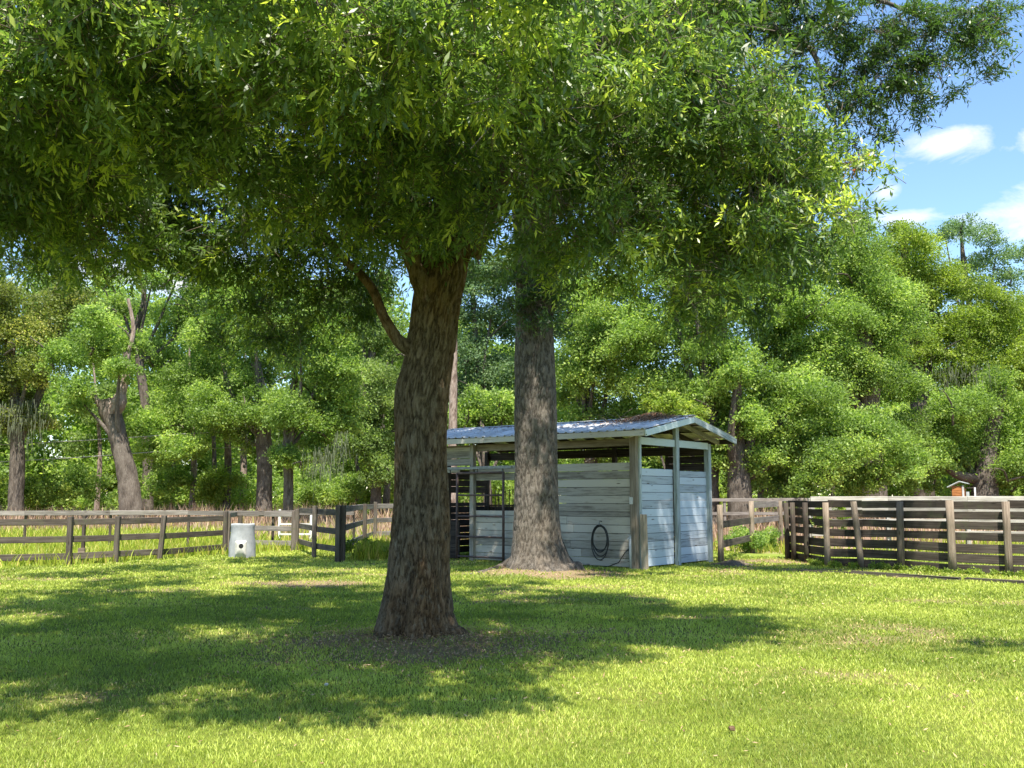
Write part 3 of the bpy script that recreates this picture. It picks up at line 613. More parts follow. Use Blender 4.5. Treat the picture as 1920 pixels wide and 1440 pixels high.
child('crown', Va, Fa, M['leaf1'], tree1, colr=Ca)
V, F = twig_mesh(TW + TW2); child('twigs', V, F, M['twig'], tree1)
print('tree1 leaves', len(Fa))

# ---- the straight oak by the shed
Y2 = float(T2[1]); rows = [(1085, 932, 1092), (1075, 939, 1084), (1062, 946, 1072), (1045, 954, 1062), (1020, 959, 1053), (990, 962, 1050), (950, 964, 1047), (880, 965, 1045), (800, 965, 1044), (700, 965, 1041), (620, 967, 1038), (520, 968, 1040), (430, 964, 1044), (300, 955, 1040)]
pts = []
for py, l, r_ in rows:
    a = P(l, py, Y2); b_ = P(r_, py, Y2); pts.append(((a[0] + b_[0]) / 2, Y2, a[2], (b_[0] - a[0]) / 2))
pts[0] = (pts[0][0], Y2, -.1, pts[0][3])
pts += [PT(990, 120, Y2, .42), PT(975, -100, Y2, .34), PT(985, -400, Y2, .24), PT(960, -700, Y2, .12)]
def lob2(th, z, u):
    fl = math.exp(-max(z, 0) * 2.6)
    return 1 + 0.025 * np.cos(3 * th + 1 + z * .2) + fl * (0.09 * np.cos(5 * th + .5) + .06 * np.cos(8 * th))
tree2 = empty('oak_tree', (float(T2[0]), Y2, 0.0), 0, 'tall straight oak with thick grey trunk close to the front of the shed', 'tree')
V, F, C = bark_tube(pts, 200, 0.03, 0.016, 20, 4.2, lob2); child('trunk', V, F, M['bark2'], tree2, smooth=True, attrs={'crack': C})
ra = G(905, 1077); rb_ = G(940, 1071)
V, F, C = bark_tube([tuple(P(985, 1040, Y2)) + (.16,), tuple(rb_ + (0, 0, .07)) + (.10,), tuple(ra + (0, 0, .03)) + (.06,), tuple(G(870, 1080)) + (.03,)], 20, .04, .01, 12, 5)
child('root', V, F, M['bark2'], tree2, smooth=True, attrs={'crack': C})
limbs = []
limb([PT(1000, 60, Y2, .2), PT(1150, -10, Y2 - .8, .15), PT(1300, 20, Y2 - 2, .11), PT(1420, 50, Y2 - 3, .085), PT(1490, 66, Y2 - 3.3, .06), PT(1530, 110, Y2 - 3.5, .045), PT(1545, 180, Y2 - 3.6, .03), PT(1570, 240, Y2 - 3.6, .015)], 20, .06)
limb([PT(1420, 50, Y2 - 3, .07), PT(1550, -20, Y2 - 3.5, .05), PT(1700, 20, Y2 - 3.6, .035), PT(1820, 90, Y2 - 3.8, .015)], 14, .06)
limb([PT(995, 200, Y2, .2), PT(1100, 120, Y2 + 1, .13), PT(1250, 60, Y2 + 2, .08)], 16, .08)
limb([PT(985, 250, Y2, .2), PT(850, 120, Y2 + 1, .13), PT(650, 0, Y2 + 2, .08)], 16, .08)
limb([PT(1000, -50, Y2, .2), PT(900, -250, Y2 - 2, .13), PT(700, -400, Y2 - 3, .08)], 16, .08)
V, F, C = join(limbs); child('limbs', V, F, M['bark2'], tree2, smooth=True, attrs={'crack': C})
D = Y2 - 3.6
B2 = [(1480, 10, D + .6, .9), (1560, 60, D, .62), (1640, 40, D, .8), (1660, 140, D, .66), (1720, 60, D, .75), (1750, 140, D - .2, .5), (1810, 40, D, .7), (1850, 90, D - .2, .5), (1610, 190, D, .5), (1640, 240, D, .3), (1590, 270, D + .1, .26), (1700, 190, D - .1, .4), (1780, 180, D, .25), (1870, 30, D, .45), (1520, 90, D + .3, .4), (1690, 110, D, .5), (1450, 60, D + .5, .5), (1600, 130, D, .45), (1570, 210, D, .3), (1640, 200, D, .35), (1740, 200, D, .25), (1560, 170, D, .34), (1500, 130, D + .4, .28), (1600, 320, D + .2, .2), (1850, 130, D, .28), (1420, -10, D + 1, .8), (1470, 200, D + .5, .25), (1370, 30, D + 1, .8),
      (1010, 575, Y2 - .6, .5), (965, 575, Y2 - .6, .35), (1045, 560, Y2 - .5, .4), (975, 520, Y2 - .6, .42), (1040, 510, Y2 - .4, .42), (1050, 610, Y2 - .3, .24), (935, 500, Y2 - .2, .4), (1020, 450, Y2 - .5, .6), (880, 520, Y2 + .4, .25), (1090, 460, Y2 + .2, .5), (985, 610, Y2 - .7, .18)]
v2b = [tuple(P(a, b_, c_)) + (r_,) for a, b_, c_, r_ in B2]
V, F, C, TW = near_crown(v2b, 0.105, 13, 3.3)
rb = []
for _ in range(60):
    while True:
        q = rng.uniform(-1, 1, 3)
        if np.linalg.norm(q) <= 1: break
    p = np.array([0.6, 20.6, 13.0]) + q * np.array([6.0, 5.0, 5.0])
    rb.append(tuple(p) + (rng.uniform(1.0, 1.5),))
rb = [q for q in rb if not (abs(q[0] - (.7 + .055 * (q[2] - 2))) < 1.25 and abs(q[1] - (20.6 - .478 * (q[2] - 2))) < 1.7)]
rb = [q for q in rb if not ((q[0] / q[1] > .18) and q[2] - CH < q[1] * .58)]
rb += [tuple(P(px, py, Y2 + rng.uniform(-1, 2))) + (r_,) for px, py, r_ in [(900, 380, .8), (1080, 330, .8), (1150, 200, 1.0), (820, 250, 1.0), (1240, 100, .9), (700, 120, 1.1), (960, 200, .9), (1250, 330, .6), (1180, 430, .5), (780, 380, .6), (560, 40, 1.2), (1340, 120, .5)]]
shade_clumps = [(1.9, 18.5, 10.4, 1.2), (3.0, 19.2, 10.2, 1.1), (2.4, 17.4, 10.8, 1.1), (-4, 15.5, 11.2, 1.0), (-6.5, 14, 10.4, 1.1), (-7.5, 17, 11.9, 1.1), (-3, 18, 12.6, 1.0), (-5.6, 19.2, 13.4, 1.0), (-8.6, 15.5, 11.2, .9), (-4.8, 17.2, 12.2, .6)]  # unseen clumps added to shade the shed front and the lawn on the left
V5, F5, C5, _ = near_crown(shade_clumps, 0.21, 9, 1.3)
V3, F3, C3, _ = near_crown(rb, 0.21, 9, .65)
V3 = np.vstack([V3, V5]); F3 = np.vstack([F3, F5 + len(V3) - len(V5)]); C3 = np.vstack([C3, C5])
child('crown', np.vstack([V, V3]), np.vstack([F, F3 + len(V)]), M['leaf2'], tree2, colr=np.vstack([C, C3]))
V, F = twig_mesh(TW, .006, .5); child('twigs', V, F, M['twig'], tree2)
# dead orange spray at the tip
V, F, C, _ = near_crown([tuple(P(1617, 297, D)) + (.10,), tuple(P(1600, 312, D)) + (.07,)], .10, 9, 6)
o = child('dead_leaves', V, F, M['orange'], tree2, colr=C)
# moss strands
def strands(pts_, wd=.02):
    V, F = [], []; n = 0
    for (x, y, z, L) in pts_:
        k = 5; a = random.uniform(0, math.pi); dx, dy = math.cos(a) * wd / 2, math.sin(a) * wd / 2; sw = random.gauss(0, .06) * L; ph = random.uniform(0, 6)
        for i in range(k + 1):
            s_ = i / k; ox = sw * s_ ** 2 + .035 * L * math.sin(ph + 5 * s_); w_ = (1.3 - 1.15 * s_) * random.uniform(.5, 1.3)
            V.append((x - dx * w_ + ox, y - dy * w_, z - L * s_)); V.append((x + dx * w_ + ox, y + dy * w_, z - L * s_))
        for i in range(k): F.append((n + 2 * i, n + 2 * i + 1, n + 2 * i + 3, n + 2 * i + 2))
        n += 2 * (k + 1)
    return np.array(V), np.array(F)
pp = [tuple(P(462 + random.gauss(0, 3), 392 + random.uniform(-15, 15), 9.0)) + (random.uniform(.25, .45),) for _ in range(40)] + [tuple(P(1125 + random.gauss(0, 3), 160 + random.uniform(-10, 30), 9.2)) + (random.uniform(.2, .4),) for _ in range(14)]
V, F = strands(pp, .008); child('hanging_moss', V, F, M['moss'], tree1)

# ---- an oak just outside the view on the right, whose bough shades the lawn there
t3 = empty('oak_tree', (10.0, 8.0, 0), 0, 'oak standing outside the view whose bough shades the lawn edge', 'tree')
b3 = [(5.3, 8.2, 5.6, .34), (5.75, 8.5, 5.8, .36), (6.1, 8.1, 5.7, .45), (5.0, 8.0, 5.5, .16), (6.8, 8.3, 6.0, .8), (8, 8, 6.4, 1.2), (9.5, 8.6, 7, 1.5), (11, 8, 6.6, 1.4), (10, 9.8, 6.2, 1.3), (10, 6.8, 6.6, 1.3), (9.4, 8, 8.4, 1.5)]
V, F, C, TW = near_crown(b3, .13, 11, 1.3); child('crown', V, F, M['leaf1'], t3, colr=C)
V, F, C = join([bark_tube([(10, 8, -.1, .5), (10, 8, .4, .36), (10, 8, 3, .3), (9.9, 8, 5.5, .22), (9.6, 8, 8, .1)], 40, .06, .015, 16, 4), bark_tube([(10, 8, 3.2, .16), (8.4, 8.1, 4.9, .11), (6.8, 8.2, 5.7, .06), (5.4, 8.3, 5.7, .015)], 16, .08, .01, 14, 4)])
child('trunk', V, F, M['bark1'], t3, smooth=True, attrs={'crack': C})

# ------------------------------------------------------------------ the shed
ANG = math.atan2(-0.6225, 0.7826); C0 = G(1196, 1068)
shed = empty('wooden_shed', C0 * (1, 1, 0), ANG, 'open sided board shed with blue grey walls and ribbed metal gable roof', 'shed')
AX = np.array((0.7826, -0.6225)); BX = np.array((0.6225, 0.7826))
def fx_(px):   # local x on the front wall seen at column px
    u = (px - CX) / FPX; return (u * C0[1] * 1.0 - C0[0]) / (AX[0] - u * AX[1])
def loc(x, y, z=0.0): q = C0[:2] + AX * x + BX * y; return np.array((q[0], q[1], z))
LW, DW = 7.25, 3.5
xs2 = fx_(888)         # mid post
BH = 0.187
def boards(name, x0, x1, y, z0, z1, mat, axis='x', out_=-1, th=.03, parent=shed, h=BH, split=None):
    mb = MB(); z = z0
    while z < z1 - .02:
        hh = min(h, z1 - z); dy = random.uniform(-.003, .003); cuts = [x0, x1]
        if split and random.random() < .55: cuts = [x0, random.uniform(x0 + .3 * (x1 - x0), x0 + .7 * (x1 - x0)), x1]
        for a, b_ in zip(cuts[:-1], cuts[1:]):
            tz = random.uniform(-.0015, .0015)
            if axis == 'x': mb.bar((a + .003, y + dy, z + hh / 2 + tz), (b_ - .003, y + dy, z + hh / 2 - tz), hh - .009, th, bev=.003)
            else: mb.bar((y + dy, a + .003, z + hh / 2 + tz), (y + dy, b_ - .003, z + hh / 2 - tz), hh - .009, th, bev=.003)
        z += h
    return mb.build(name, mat, parent)
# front wall (local y = 0 plane), posts stand proud of it
boards('front_wall', xs2 + .06, -.1, 0.03, .04, 1.28, M['front_wood'], split=True)
xw = fx_(966)      # gap for the window ends here
b2 = MB()
for k in range(7):
    z = 1.28 + BH * k
    if z > 2.28: break
    x_l = xw + .12 if k < 4 else xs2 + .06
    b2.bar((x_l, .03, z + BH / 2 + .002), (-.103, .03, z + BH / 2 - .002), BH - .009, .03, bev=.003)
b2.build('front_wall', M['front_wood'], shed)
boards('window_header', xs2 + .06, xw + .12, 0.02, 1.28 + BH * 4 + .24, 2.28, M['front_wood'])
boards('front_wall', -LW + .02, xs2 - .06, .03, 2.42, 2.9, M['front_wood'])
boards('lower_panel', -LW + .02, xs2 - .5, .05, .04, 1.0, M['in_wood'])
# end wall (local x = 0)
boards('end_wall', .12, DW / 2 - .07, -.03, .04, 2.27, M['blue_wood'], 'y')
boards('end_wall', DW / 2 + .07, DW - .1, -.032, .04, 2.25, M['blue_wood'], 'y')
# back wall
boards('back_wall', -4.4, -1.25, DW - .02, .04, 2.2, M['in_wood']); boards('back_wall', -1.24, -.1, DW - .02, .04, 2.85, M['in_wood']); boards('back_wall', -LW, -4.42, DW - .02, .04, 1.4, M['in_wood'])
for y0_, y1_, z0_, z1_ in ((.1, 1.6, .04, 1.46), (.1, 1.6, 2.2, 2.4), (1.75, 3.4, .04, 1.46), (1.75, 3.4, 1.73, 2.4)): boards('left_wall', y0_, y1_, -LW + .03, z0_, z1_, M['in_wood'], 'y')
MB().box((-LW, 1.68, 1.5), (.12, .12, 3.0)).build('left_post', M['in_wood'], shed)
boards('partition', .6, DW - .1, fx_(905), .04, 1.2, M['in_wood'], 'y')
for k in range(3): pass
MB().bar((-LW, .03, 2.30), (xs2 - .5, .03, 2.30), .10, .04).build('rail', M['front_wood'], shed)
pos = [('corner_post', -.05, -.01, 3.0, .17, .15, 'tan_wood'), ('corner_post', .035, .075, 2.98, .07, .09, 'trim_wood'), ('middle_post', xs2, -.02, 2.95, .13, .12, 'front_wood'), ('corner_post', -LW + .05, -.01, 2.95, .13, .13, 'front_wood'),
       ('center_post', .05, DW / 2, 3.30, .10, .15, 'trim_wood'), ('rear_post', .0, DW - .05, 2.95, .14, .14, 'trim_wood'), ('rear_post', -2.75, DW - .1, 2.95, .12, .12, 'in_wood'), ('rear_post', -5.2, DW - .1, 2.95, .12, .12, 'in_wood'), ('rear_post', -LW, DW - .1, 2.95, .12, .12, 'in_wood')]
for nm, x, y, h, a, b_, mt in pos:
    mb = MB(); mb.box((x, y, h / 2 - .02), (a, b_, h + .04), bev=.01, jit=.003); mb.build(nm, M[mt], shed)
MB().bar((-LW, .05, 2.86), (-.14, .05, 2.86), .17, .05).build('header', M['tan_wood'], shed)
MB().bar((.04, .12, 2.89), (.04, DW / 2 - .08, 2.89), .17, .04).build('plate', M['trim_wood'], shed)
MB().bar((.04, DW / 2 + .08, 2.89), (.04, DW - .12, 2.89), .17, .04).build('plate', M['trim_wood'], shed)
MB().bar((-LW, DW - .03, 2.80), (-.1, DW - .03, 2.80), .22, .05).build('header', M['in_wood'], shed)
# roof
RY0, RY1, XR0, XR1 = -.42, DW + .5, -LW - .02, .52; RM = (RY0 + RY1) / 2; ZE, ZR = 3.10, 3.53
def slope_sheet(name, ya, yb):
    VS, FS = [], []; xs = np.arange(XR0, XR1 + .001, .028); prof = []
    for x in xs:
        ph = ((x - XR0) % .23) / .23; prof.append(.032 * min(1, 1.6 * max(0, 1 - abs(ph - .5) / .17)) + (.006 if (abs(ph - .15) < .05 or abs(ph - .85) < .05) else 0))
    n = len(xs); K = 7
    for i in range(K):
        s_ = i / (K - 1)
        for x, pz in zip(xs, prof):
            VS.append((x, ya + (yb - ya) * s_, ZE + (ZR - ZE) * s_ + pz + .01 * math.sin(x * 2.1 + s_ * 3)))
    for i in range(K - 1):
        for j in range(n - 1): a = i * n + j; FS.append((a, a + 1, a + n + 1, a + n))
    o = fast_mesh(name, np.array(VS), np.array(FS), M['roof'], parent=shed)
    md = o.modifiers.new('thickness', 'SOLIDIFY'); md.thickness = .004
    return o
slope_sheet('roof_sheet', RY0 - .03, RM); slope_sheet('roof_sheet', RY1 + .03, RM)
mb = MB()
for sg in (-1, 1): mb.bar((XR0, RM + sg * .07, ZR + .022), (XR1 + .01, RM + sg * .07, ZR + .022), .15, .004, up=(0, sg * 1, -.17 ))
mb.build('ridge_cap', M['roof'], shed)
MB().bar((XR0, RY0, ZE - .075), (XR1 - .03, RY0, ZE - .075), .13, .03).build('fascia', M['front_wood'], shed)
MB().bar((XR0, RY1, ZE - .075), (XR1 - .03, RY1, ZE - .075), .13, .03).build('fascia', M['in_wood'], shed)
for xx in (XR1, XR0):
    MB().bar((xx, RY0 - .03, ZE - .085), (xx, RM, ZR - .085), .14, .035).build('bargeboard', M['trim_wood'], shed)
    MB().bar((xx, RM, ZR - .085), (xx, RY1 + .03, ZE - .085), .14, .035).build('bargeboard', M['trim_wood'], shed)
for x in [.06, -.6, -1.5, -2.4, -3.3, -4.2, -5.1, -6.0, -6.9, -LW + .1]:
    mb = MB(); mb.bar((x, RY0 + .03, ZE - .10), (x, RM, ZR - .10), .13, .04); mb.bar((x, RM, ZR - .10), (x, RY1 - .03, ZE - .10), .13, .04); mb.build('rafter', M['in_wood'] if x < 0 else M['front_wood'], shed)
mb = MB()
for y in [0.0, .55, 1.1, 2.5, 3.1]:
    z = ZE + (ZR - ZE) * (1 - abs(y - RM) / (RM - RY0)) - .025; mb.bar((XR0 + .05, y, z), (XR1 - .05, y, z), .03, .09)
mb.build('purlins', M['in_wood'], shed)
# siding trim strip between sliding gate rails
gate = empty('sliding_gate', loc(fx_(908), -.17), ANG, 'rusty tube frame gate standing in front of the shed doorway', 'gate')
gx0, gx1 = fx_(866) - fx_(908), fx_(952) - fx_(908)
mb = MB()
for x in (gx0, gx1): MB().tube([(x, 0, .06), (x, 0, 2.24)], .033, 10).build('upright', M['rust'], gate)
mb = MB()
for z in (.12, .62, 1.13, 1.66, 2.22): mb.tube([(gx0, 0, z), (gx1, 0, z)], .022 if z < 2 else .03, 8)
mb.build('bars', M['rust'], gate)
trk = empty('gate_track', loc(fx_(888), -.17, 2.30), ANG, 'long dull metal track rail above the rusty gate on the shed', 'rail')
MB().bar((fx_(800) - fx_(888), 0, .05), (fx_(968) - fx_(888), 0, .05), .07, .05).build('track', M['steel'], trk)
mb = MB()
for px in (850, 900, 948): MB().box((fx_(px) - fx_(888), .04, -.02), (.04, .05, .09)).build('bracket', M['steel'], trk)
# window frame hung beside the tree
wf = MB(); x0 = xw - .05
for (a, b_) in (((x0, 0, 1.34), (x0, 0, 2.0)), ((x0, 0, 2.0), (x0 + .35, 0, 2.0)), ((x0, 0, 1.34), (x0 + .35, 0, 1.34))): wf.tube([loc(*a[:2], a[2]) - (0, .0, 0) , loc(*b_[:2], b_[2])], .012, 6)
fb = MB()
for k in range(11): xx = xs2 + .12 + k * (xw - xs2 - .1) / 11; fb.box((xx, .32, 1.5), (.02, .02, .62))
fb.build('window_bars', M['in_wood'], shed)
# board post stub leaning at the corner
st_ = G(1209, 1069); mb = MB(); mb.box((0, 0, .60), (.155, .05, 1.26), bev=.012, jit=.004)
o = mb.build('wood_stub', M['tan_wood']); o.location = (float(st_[0]), float(st_[1]) - .05, 0); o.rotation_euler = (R(-1), R(-1), ANG * .4)
tag(o, 'short tan wooden plank standing upright against the shed corner', 'post')
# conduit and water pipe
def wpath(lst): return [loc(x, y, z) for x, y, z in lst]
cx_ = fx_(1184.5)
mb = MB(); mb.tube(wpath([(cx_ + .01, -.06, 2.9), (cx_ - .01, -.06, 2.4), (cx_ + .012, -.06, 1.9), (cx_ + .005, -.06, 1.62)]), .009, 6); mb.tube(wpath([(cx_ + .01, -.06, 1.42), (cx_ + .01, -.06, .75)]), .011, 6)
mb.box(loc(cx_ + .015, -.07, 1.53), (.09, .05, .16), Matrix.Rotation(ANG, 3, 'Z'))
tag(mb.build('conduit', M['pvc']), 'thin grey electrical conduit with small switch box on the corner post', 'conduit')
mb = MB(); mb.tube(wpath([(cx_ - .02, -.09, -.02), (cx_ - .02, -.09, .74)]), .028, 10); mb.tube(wpath([(cx_ - .02, -.09, .70), (cx_ - .02, -.17, .70), (cx_ - .02, -.2, .66)]), .013, 8); mb.tube(wpath([(cx_ - .06, -.12, .76), (cx_ + .02, -.12, .76)]), .01, 6)
tag(mb.build('standpipe', M['pvc']), 'white plastic water pipe with tap at the foot of the shed corner', 'pipe')
# hose
hx = fx_(1127); hose = empty('garden_hose', loc(hx, -.06, .0), ANG, 'coiled black garden hose hanging on the grey front wall', 'hose')
mb = MB(); ph = [(0, -.0, 1.0)]
for i in range(4):
    ax_, az_ = random.uniform(.19, .225), random.uniform(.27, .34); cz = .96 - az_ + random.uniform(-.02, .01); pts_ = []
    if i == 3: ax_, az_, cz = .225, .40, .58
    for k in range(33):
        a = 2 * math.pi * k / 32; pts_.append((ax_ * math.sin(a) + random.uniform(-.003, .003), -.012 * i - .01, cz + az_ * math.cos(a)))
    mb.tube(pts_, .0125, 8, cap=False)
mb.build('coil', M['hose'], hose)
MB().tube([(0, .05, 1.05), (0, -.03, 1.06), (0, -.06, 1.0), (0, -.02, .94)], .012, 8).build('hook', M['steel'], hose)
def hpt(px, py, y): x = fx_(px); yy = C0[1] + AX[1] * x; return (x - hx, y + .06, CH + (HZ - py) * yy / FPX)
MB().tube([hpt(1048, 990, -.04), hpt(1056, 1012, -.05), hpt(1068, 1040, -.06), hpt(1084, 1060, -.08), (fx_(1100) - hx, -.06, .03), (fx_(1125) - hx, -.1, .03), (fx_(1145) - hx, -.08, .05), hpt(1160, 1052, -.06), hpt(1172, 1034, -.07), hpt(1181, 1027, -.10)], .011, 8).build('run', M['hose'], hose)
# litter and branches on the roof
def roofpt(u, v): y = RY0 + (RM - RY0) * v; return loc(u, y, ZE + (ZR - ZE) * v)
n = 3000; uu = fx_(1165) + rng.normal(0, .42, n) - .15; vv = 1.02 - np.abs(rng.normal(0, .22, n)); k = (vv > .15) & (uu > XR0 + .3); uu, vv = uu[k], vv[k]
hh = np.exp(-((uu - fx_(1150)) / .5) ** 2) * .14; q = np.array([roofpt(a, b_) for a, b_ in zip(uu, vv)]); n = len(q); L = rng.uniform(.05, .15, n)
V, F = flat_bits(q[:, 0], q[:, 1], q[:, 2] + .02 + rng.random(n) * hh, L, L * .15, .3)
n2 = 900; u2 = rng.uniform(-LW, 0, n2); w2 = rng.random(n2) ** .5; q2 = np.array([roofpt(a, b_) for a, b_ in zip(u2, w2)]); L2 = rng.uniform(.05, .12, n2); Vb, Fb = flat_bits(q2[:, 0], q2[:, 1], q2[:, 2] + .03, L2, L2 * .2, .2)
tag(fast_mesh('roof_litter', np.vstack([V, Vb]), np.vstack([F, Fb + len(V)]), M['straw'], rng.random((n + n2, 3))), 'pile of rusty pine straw and dead leaves on the metal roof', 'debris', kind='stuff')
br = MB()
for _ in range(26):
    a = roofpt(fx_(1150) + random.gauss(0, .7), random.uniform(.6, 1.0)); d = Vector((random.uniform(-1, 1), random.uniform(-.5, .5), random.uniform(.0, .45))).normalized() * random.uniform(.2, .6)
    br.tube([a + (0, 0, .03), a + np.array(d) * .5 + (0, 0, .07), a + np.array(d) + (0, 0, .03)], [.009, .006, .003], 5)
tag(br.build('fallen_branches', M['twig']), 'thin dead branches lying on the shed roof ridge', 'branches', kind='stuff')

# ------------------------------------------------------------------ fences
def H_(py, Y): return CH + (HZ - py) * Y / FPX
def fence_post(f, p, h, wd, mat='fence_dark', lean=0.0, round_=False):
    mb = MB(); x, y = p[0] - f.location[0], p[1] - f.location[1]
    if round_: mb.tube([(x, y, -.1), (x + lean * .3 * h, y, h * .3), (x + lean * .65 * h, y, h * .65), (x + lean * h, y, h)], [wd * .54, wd * .5, wd * .49, wd * .47], 12, rough=.05)
    else: mb.box((x + lean * h / 2, y, h / 2 - .05), (wd, wd, h + .1), Matrix.Rotation(lean, 3, 'Y'), bev=.008, jit=.004)
    return mb.build('post', M[mat], f)
def fence_rail(f, a, b_, wd, mat='fence_dark', th=.035):
    a = np.array(a) - np.array(f.location); b_ = np.array(b_) - np.array(f.location)
    mb = MB(); mb.bar(a, b_, wd, th, bev=.006, jit=.003); return mb.build('rail', M[mat], f)
def rail_fence(name, posts, heights, wd, label, mat='fence_dark', pw=.12, ph=1.12, off=.07, rmat=None, round_=False, leans=None, cat='fence', hts_fn=None):
    f = empty(name, (posts[0][0], posts[0][1], 0), 0, label, cat)
    for i, p in enumerate(posts): fence_post(f, p, ph if not hasattr(ph, '__len__') else ph[i], pw, mat, (leans or [0] * 99)[i], round_)
    for i, (p, q) in enumerate(zip(posts[:-1], posts[1:])):
        d = np.array(q[:2]) - np.array(p[:2]); d /= np.linalg.norm(d); nrm = np.array((-d[1], d[0])) * off
        for h in heights:
            z0 = random.uniform(-.012, .012); z1 = random.uniform(-.012, .012)
            fence_rail(f, (p[0] + nrm[0], p[1] + nrm[1], h + z0), (q[0] + nrm[0], q[1] + nrm[1], h + z1), wd, rmat or mat)
    return f
A = G(128, 1059); Bp = G(217, 1055); Cp = G(299, 1050); Dp = G(421, 1039)
d0 = A - Bp; L0 = [tuple(A + d0 * 2.3), tuple(A + d0 * 1.15)]
f = rail_fence('rail_fence', [tuple(G(-330, 1070))[:2], tuple(G(-90, 1065))[:2]] + [tuple(A)[:2], tuple(Bp)[:2], tuple(Cp)[:2], tuple(Dp)[:2]], [1.02, .61, .20], .15, 'dark three rail fence running behind the lawn to the concrete drum', pw=.115, ph=[1.1, 1.1, 1.14, 1.14, 1.14, 1.22], leans=[0, 0, 0, .01, .07, 0], mat='fence_brown')
Gp = G(588.5, 1046); Hp = G(632, 1054); Fp = G(549.6, 1033)
f = rail_fence('rail_fence', [tuple(Dp + (.05, .1, 0))[:2], tuple(G(449, 1030))[:2], tuple(Fp)[:2]], [1.10, .66, .22], .15, 'weathered fence section with brown rails just behind the concrete drum', ph=[1.15, 1.2, 1.2], mat='fence_brown', rmat='fence_grey')
f = rail_fence('rail_fence', [tuple(Fp + (.1, 0, 0))[:2], tuple(Gp)[:2], tuple(Hp)[:2]], [1.22, .76, .30], .15, 'short dark fence jutting forward with two thick posts', ph=[1.25, 1.38, 1.40], pw=.115, mat='fence_brown')
Ip = G(683, 1028); Jp = G(703, 1020); Kp = G(760, 1016); Lp = G(845, 1012)
f = rail_fence('rail_fence', [tuple(Hp + (.12, .1, 0))[:2], tuple(Ip)[:2], tuple(Jp)[:2], tuple(Kp)[:2], tuple(Lp)[:2]], [1.30, .80, .34], .16, 'grey weathered fence running from the thick posts behind the big oak', ph=[1.4, 1.4, 1.45, 1.4, 1.4], mat='fence_brown', rmat='fence_grey')
# far single rail fence in the pasture
fp = [(x, 31 + .02 * x) for x in (-17.5, -15, -12.4, -10, -7.4, -4.9)]
rail_fence('pasture_fence', fp, [1.13], .14, 'long pale top rail fence farther out in the pasture', mat='fence_dark', rmat='fence_grey', pw=.07, ph=1.16, off=-.08)
fp = [(x, 44 + .05 * x) for x in (3.5, 6.5, 9.5, 12.5, 15.5, 18.5, 21.5, 24.5)]
rail_fence('pasture_fence', fp, [1.50, .9], .14, 'faraway grey pasture fence in front of the woods', mat='fence_grey', ph=1.55, off=-.08)
# fence to the right of the shed
p1, p2, p3 = G(1352, 1054), G(1411, 1037), G(1465, 1026)
f = empty('rail_fence', (p1[0], p1[1], 0), 0, 'old low fence of round posts between the shed and the cattle pen', 'fence')
for p, h in ((p1, 1.42), (p2, 1.5), (p3, 1.5)): fence_post(f, p, h, .15, 'fence_post', 0, True)
for a, b_, mt in ((p1, p2, 'fence_dark'), (p2, p3, 'fence_grey')):
    for h in (1.38, .92, .42):
        if h == 1.38 and mt == 'fence_dark': continue
        fence_rail(f, (a[0], a[1] + .09, h), (b_[0], b_[1] + .09, h + .02), .18, mt)
# cattle pen, near side
Q = [G(1477, 1049), G(1489, 1051), G(1513, 1055), G(1552, 1061.5), G(1616, 1064.7), G(1690, 1068), G(1787, 1075), G(1893, 1080)]
dd = Q[-1] - Q[-2]; Q += [Q[-1] + dd * 1.05, Q[-1] + dd * 2.1]
pen = empty('board_fence', (Q[0][0], Q[0][1], 0), 0, 'dark six board cattle fence with bark covered round posts', 'fence')
for i, p in enumerate(Q):
    py_ = [942, 942, 942, 942, 940, 940, 938, 940, 940, 940][i]
    fence_post(pen, p, H_(py_, p[1]), [.13, .13, .13, .15, .15, .165, .175, .155, .16, .16][i], 'fence_post' if i > 2 else 'fence_dark', -.09 if i == 4 else (.02 if i == 5 else 0), True)
nr = Vector((Q[-1][0] - Q[2][0], Q[-1][1] - Q[2][1], 0)).normalized(); nn_ = np.array((-nr.y, nr.x)) * .11
for (a, b_) in zip(Q[:-1], Q[1:]):
    for k, h in enumerate((.10, .32, .54, .79, 1.01, 1.23, 1.45)):
        z0, z1 = random.uniform(-.015, .015), random.uniform(-.015, .015)
        fence_rail(pen, (a[0] + nn_[0], a[1] + nn_[1], h + z0), (b_[0] + nn_[0], b_[1] + nn_[1], h + z1), .165 if k > 2 else .19, 'fence_dark')
# cattle pen, far side
fp = [(9.0 + 2.2 * k, 30.0 - .35 * k) for k in range(7)]
pen2 = rail_fence('board_fence', fp, [1.55, 1.22, .88, .54], .17, 'pale sunlit board fence on the far side of the cattle pen', mat='fence_pale', ph=1.58, off=-.09)
# timber edging in the grass
mb = MB(); e = [G(1490, 1071), G(1560, 1075), G(1600, 1077)]; mb.bar(e[0] + (0, 0, .0), e[2] + (0, 0, .01), .07, .12, jit=.01); mb.bar(G(1598, 1077) + (0, 0, .03), G(1800, 1090) + (0, 0, .015), .10, .14, jit=.01)
tag(mb.build('landscape_timber', M['fence_brown']), 'long half buried timber lying in the grass before the cattle fence', 'timber')
mb = MB(); mb.bar(G(1812, 1089) + (0, 0, .015), G(1990, 1100) + (0, 0, .015), .11, .15, jit=.012)
tag(mb.build('landscape_timber', M['fence_brown']), 'second brown timber in the grass at the edge of the view', 'timber')
# small wooden peg by the first fence post
pg = G(146, 1056); o = empty('peg_post', (pg[0], pg[1] + .25, 0), 0, 'thin post with a small wooden box behind the dark rail fence', 'post')
MB().box((0, 0, .55), (.075, .075, 1.2)).build('stake', M['fence_dark'], o); MB().box((0, -.07, .28), (.17, .07, .16)).build('box', M['fence_post'], o)

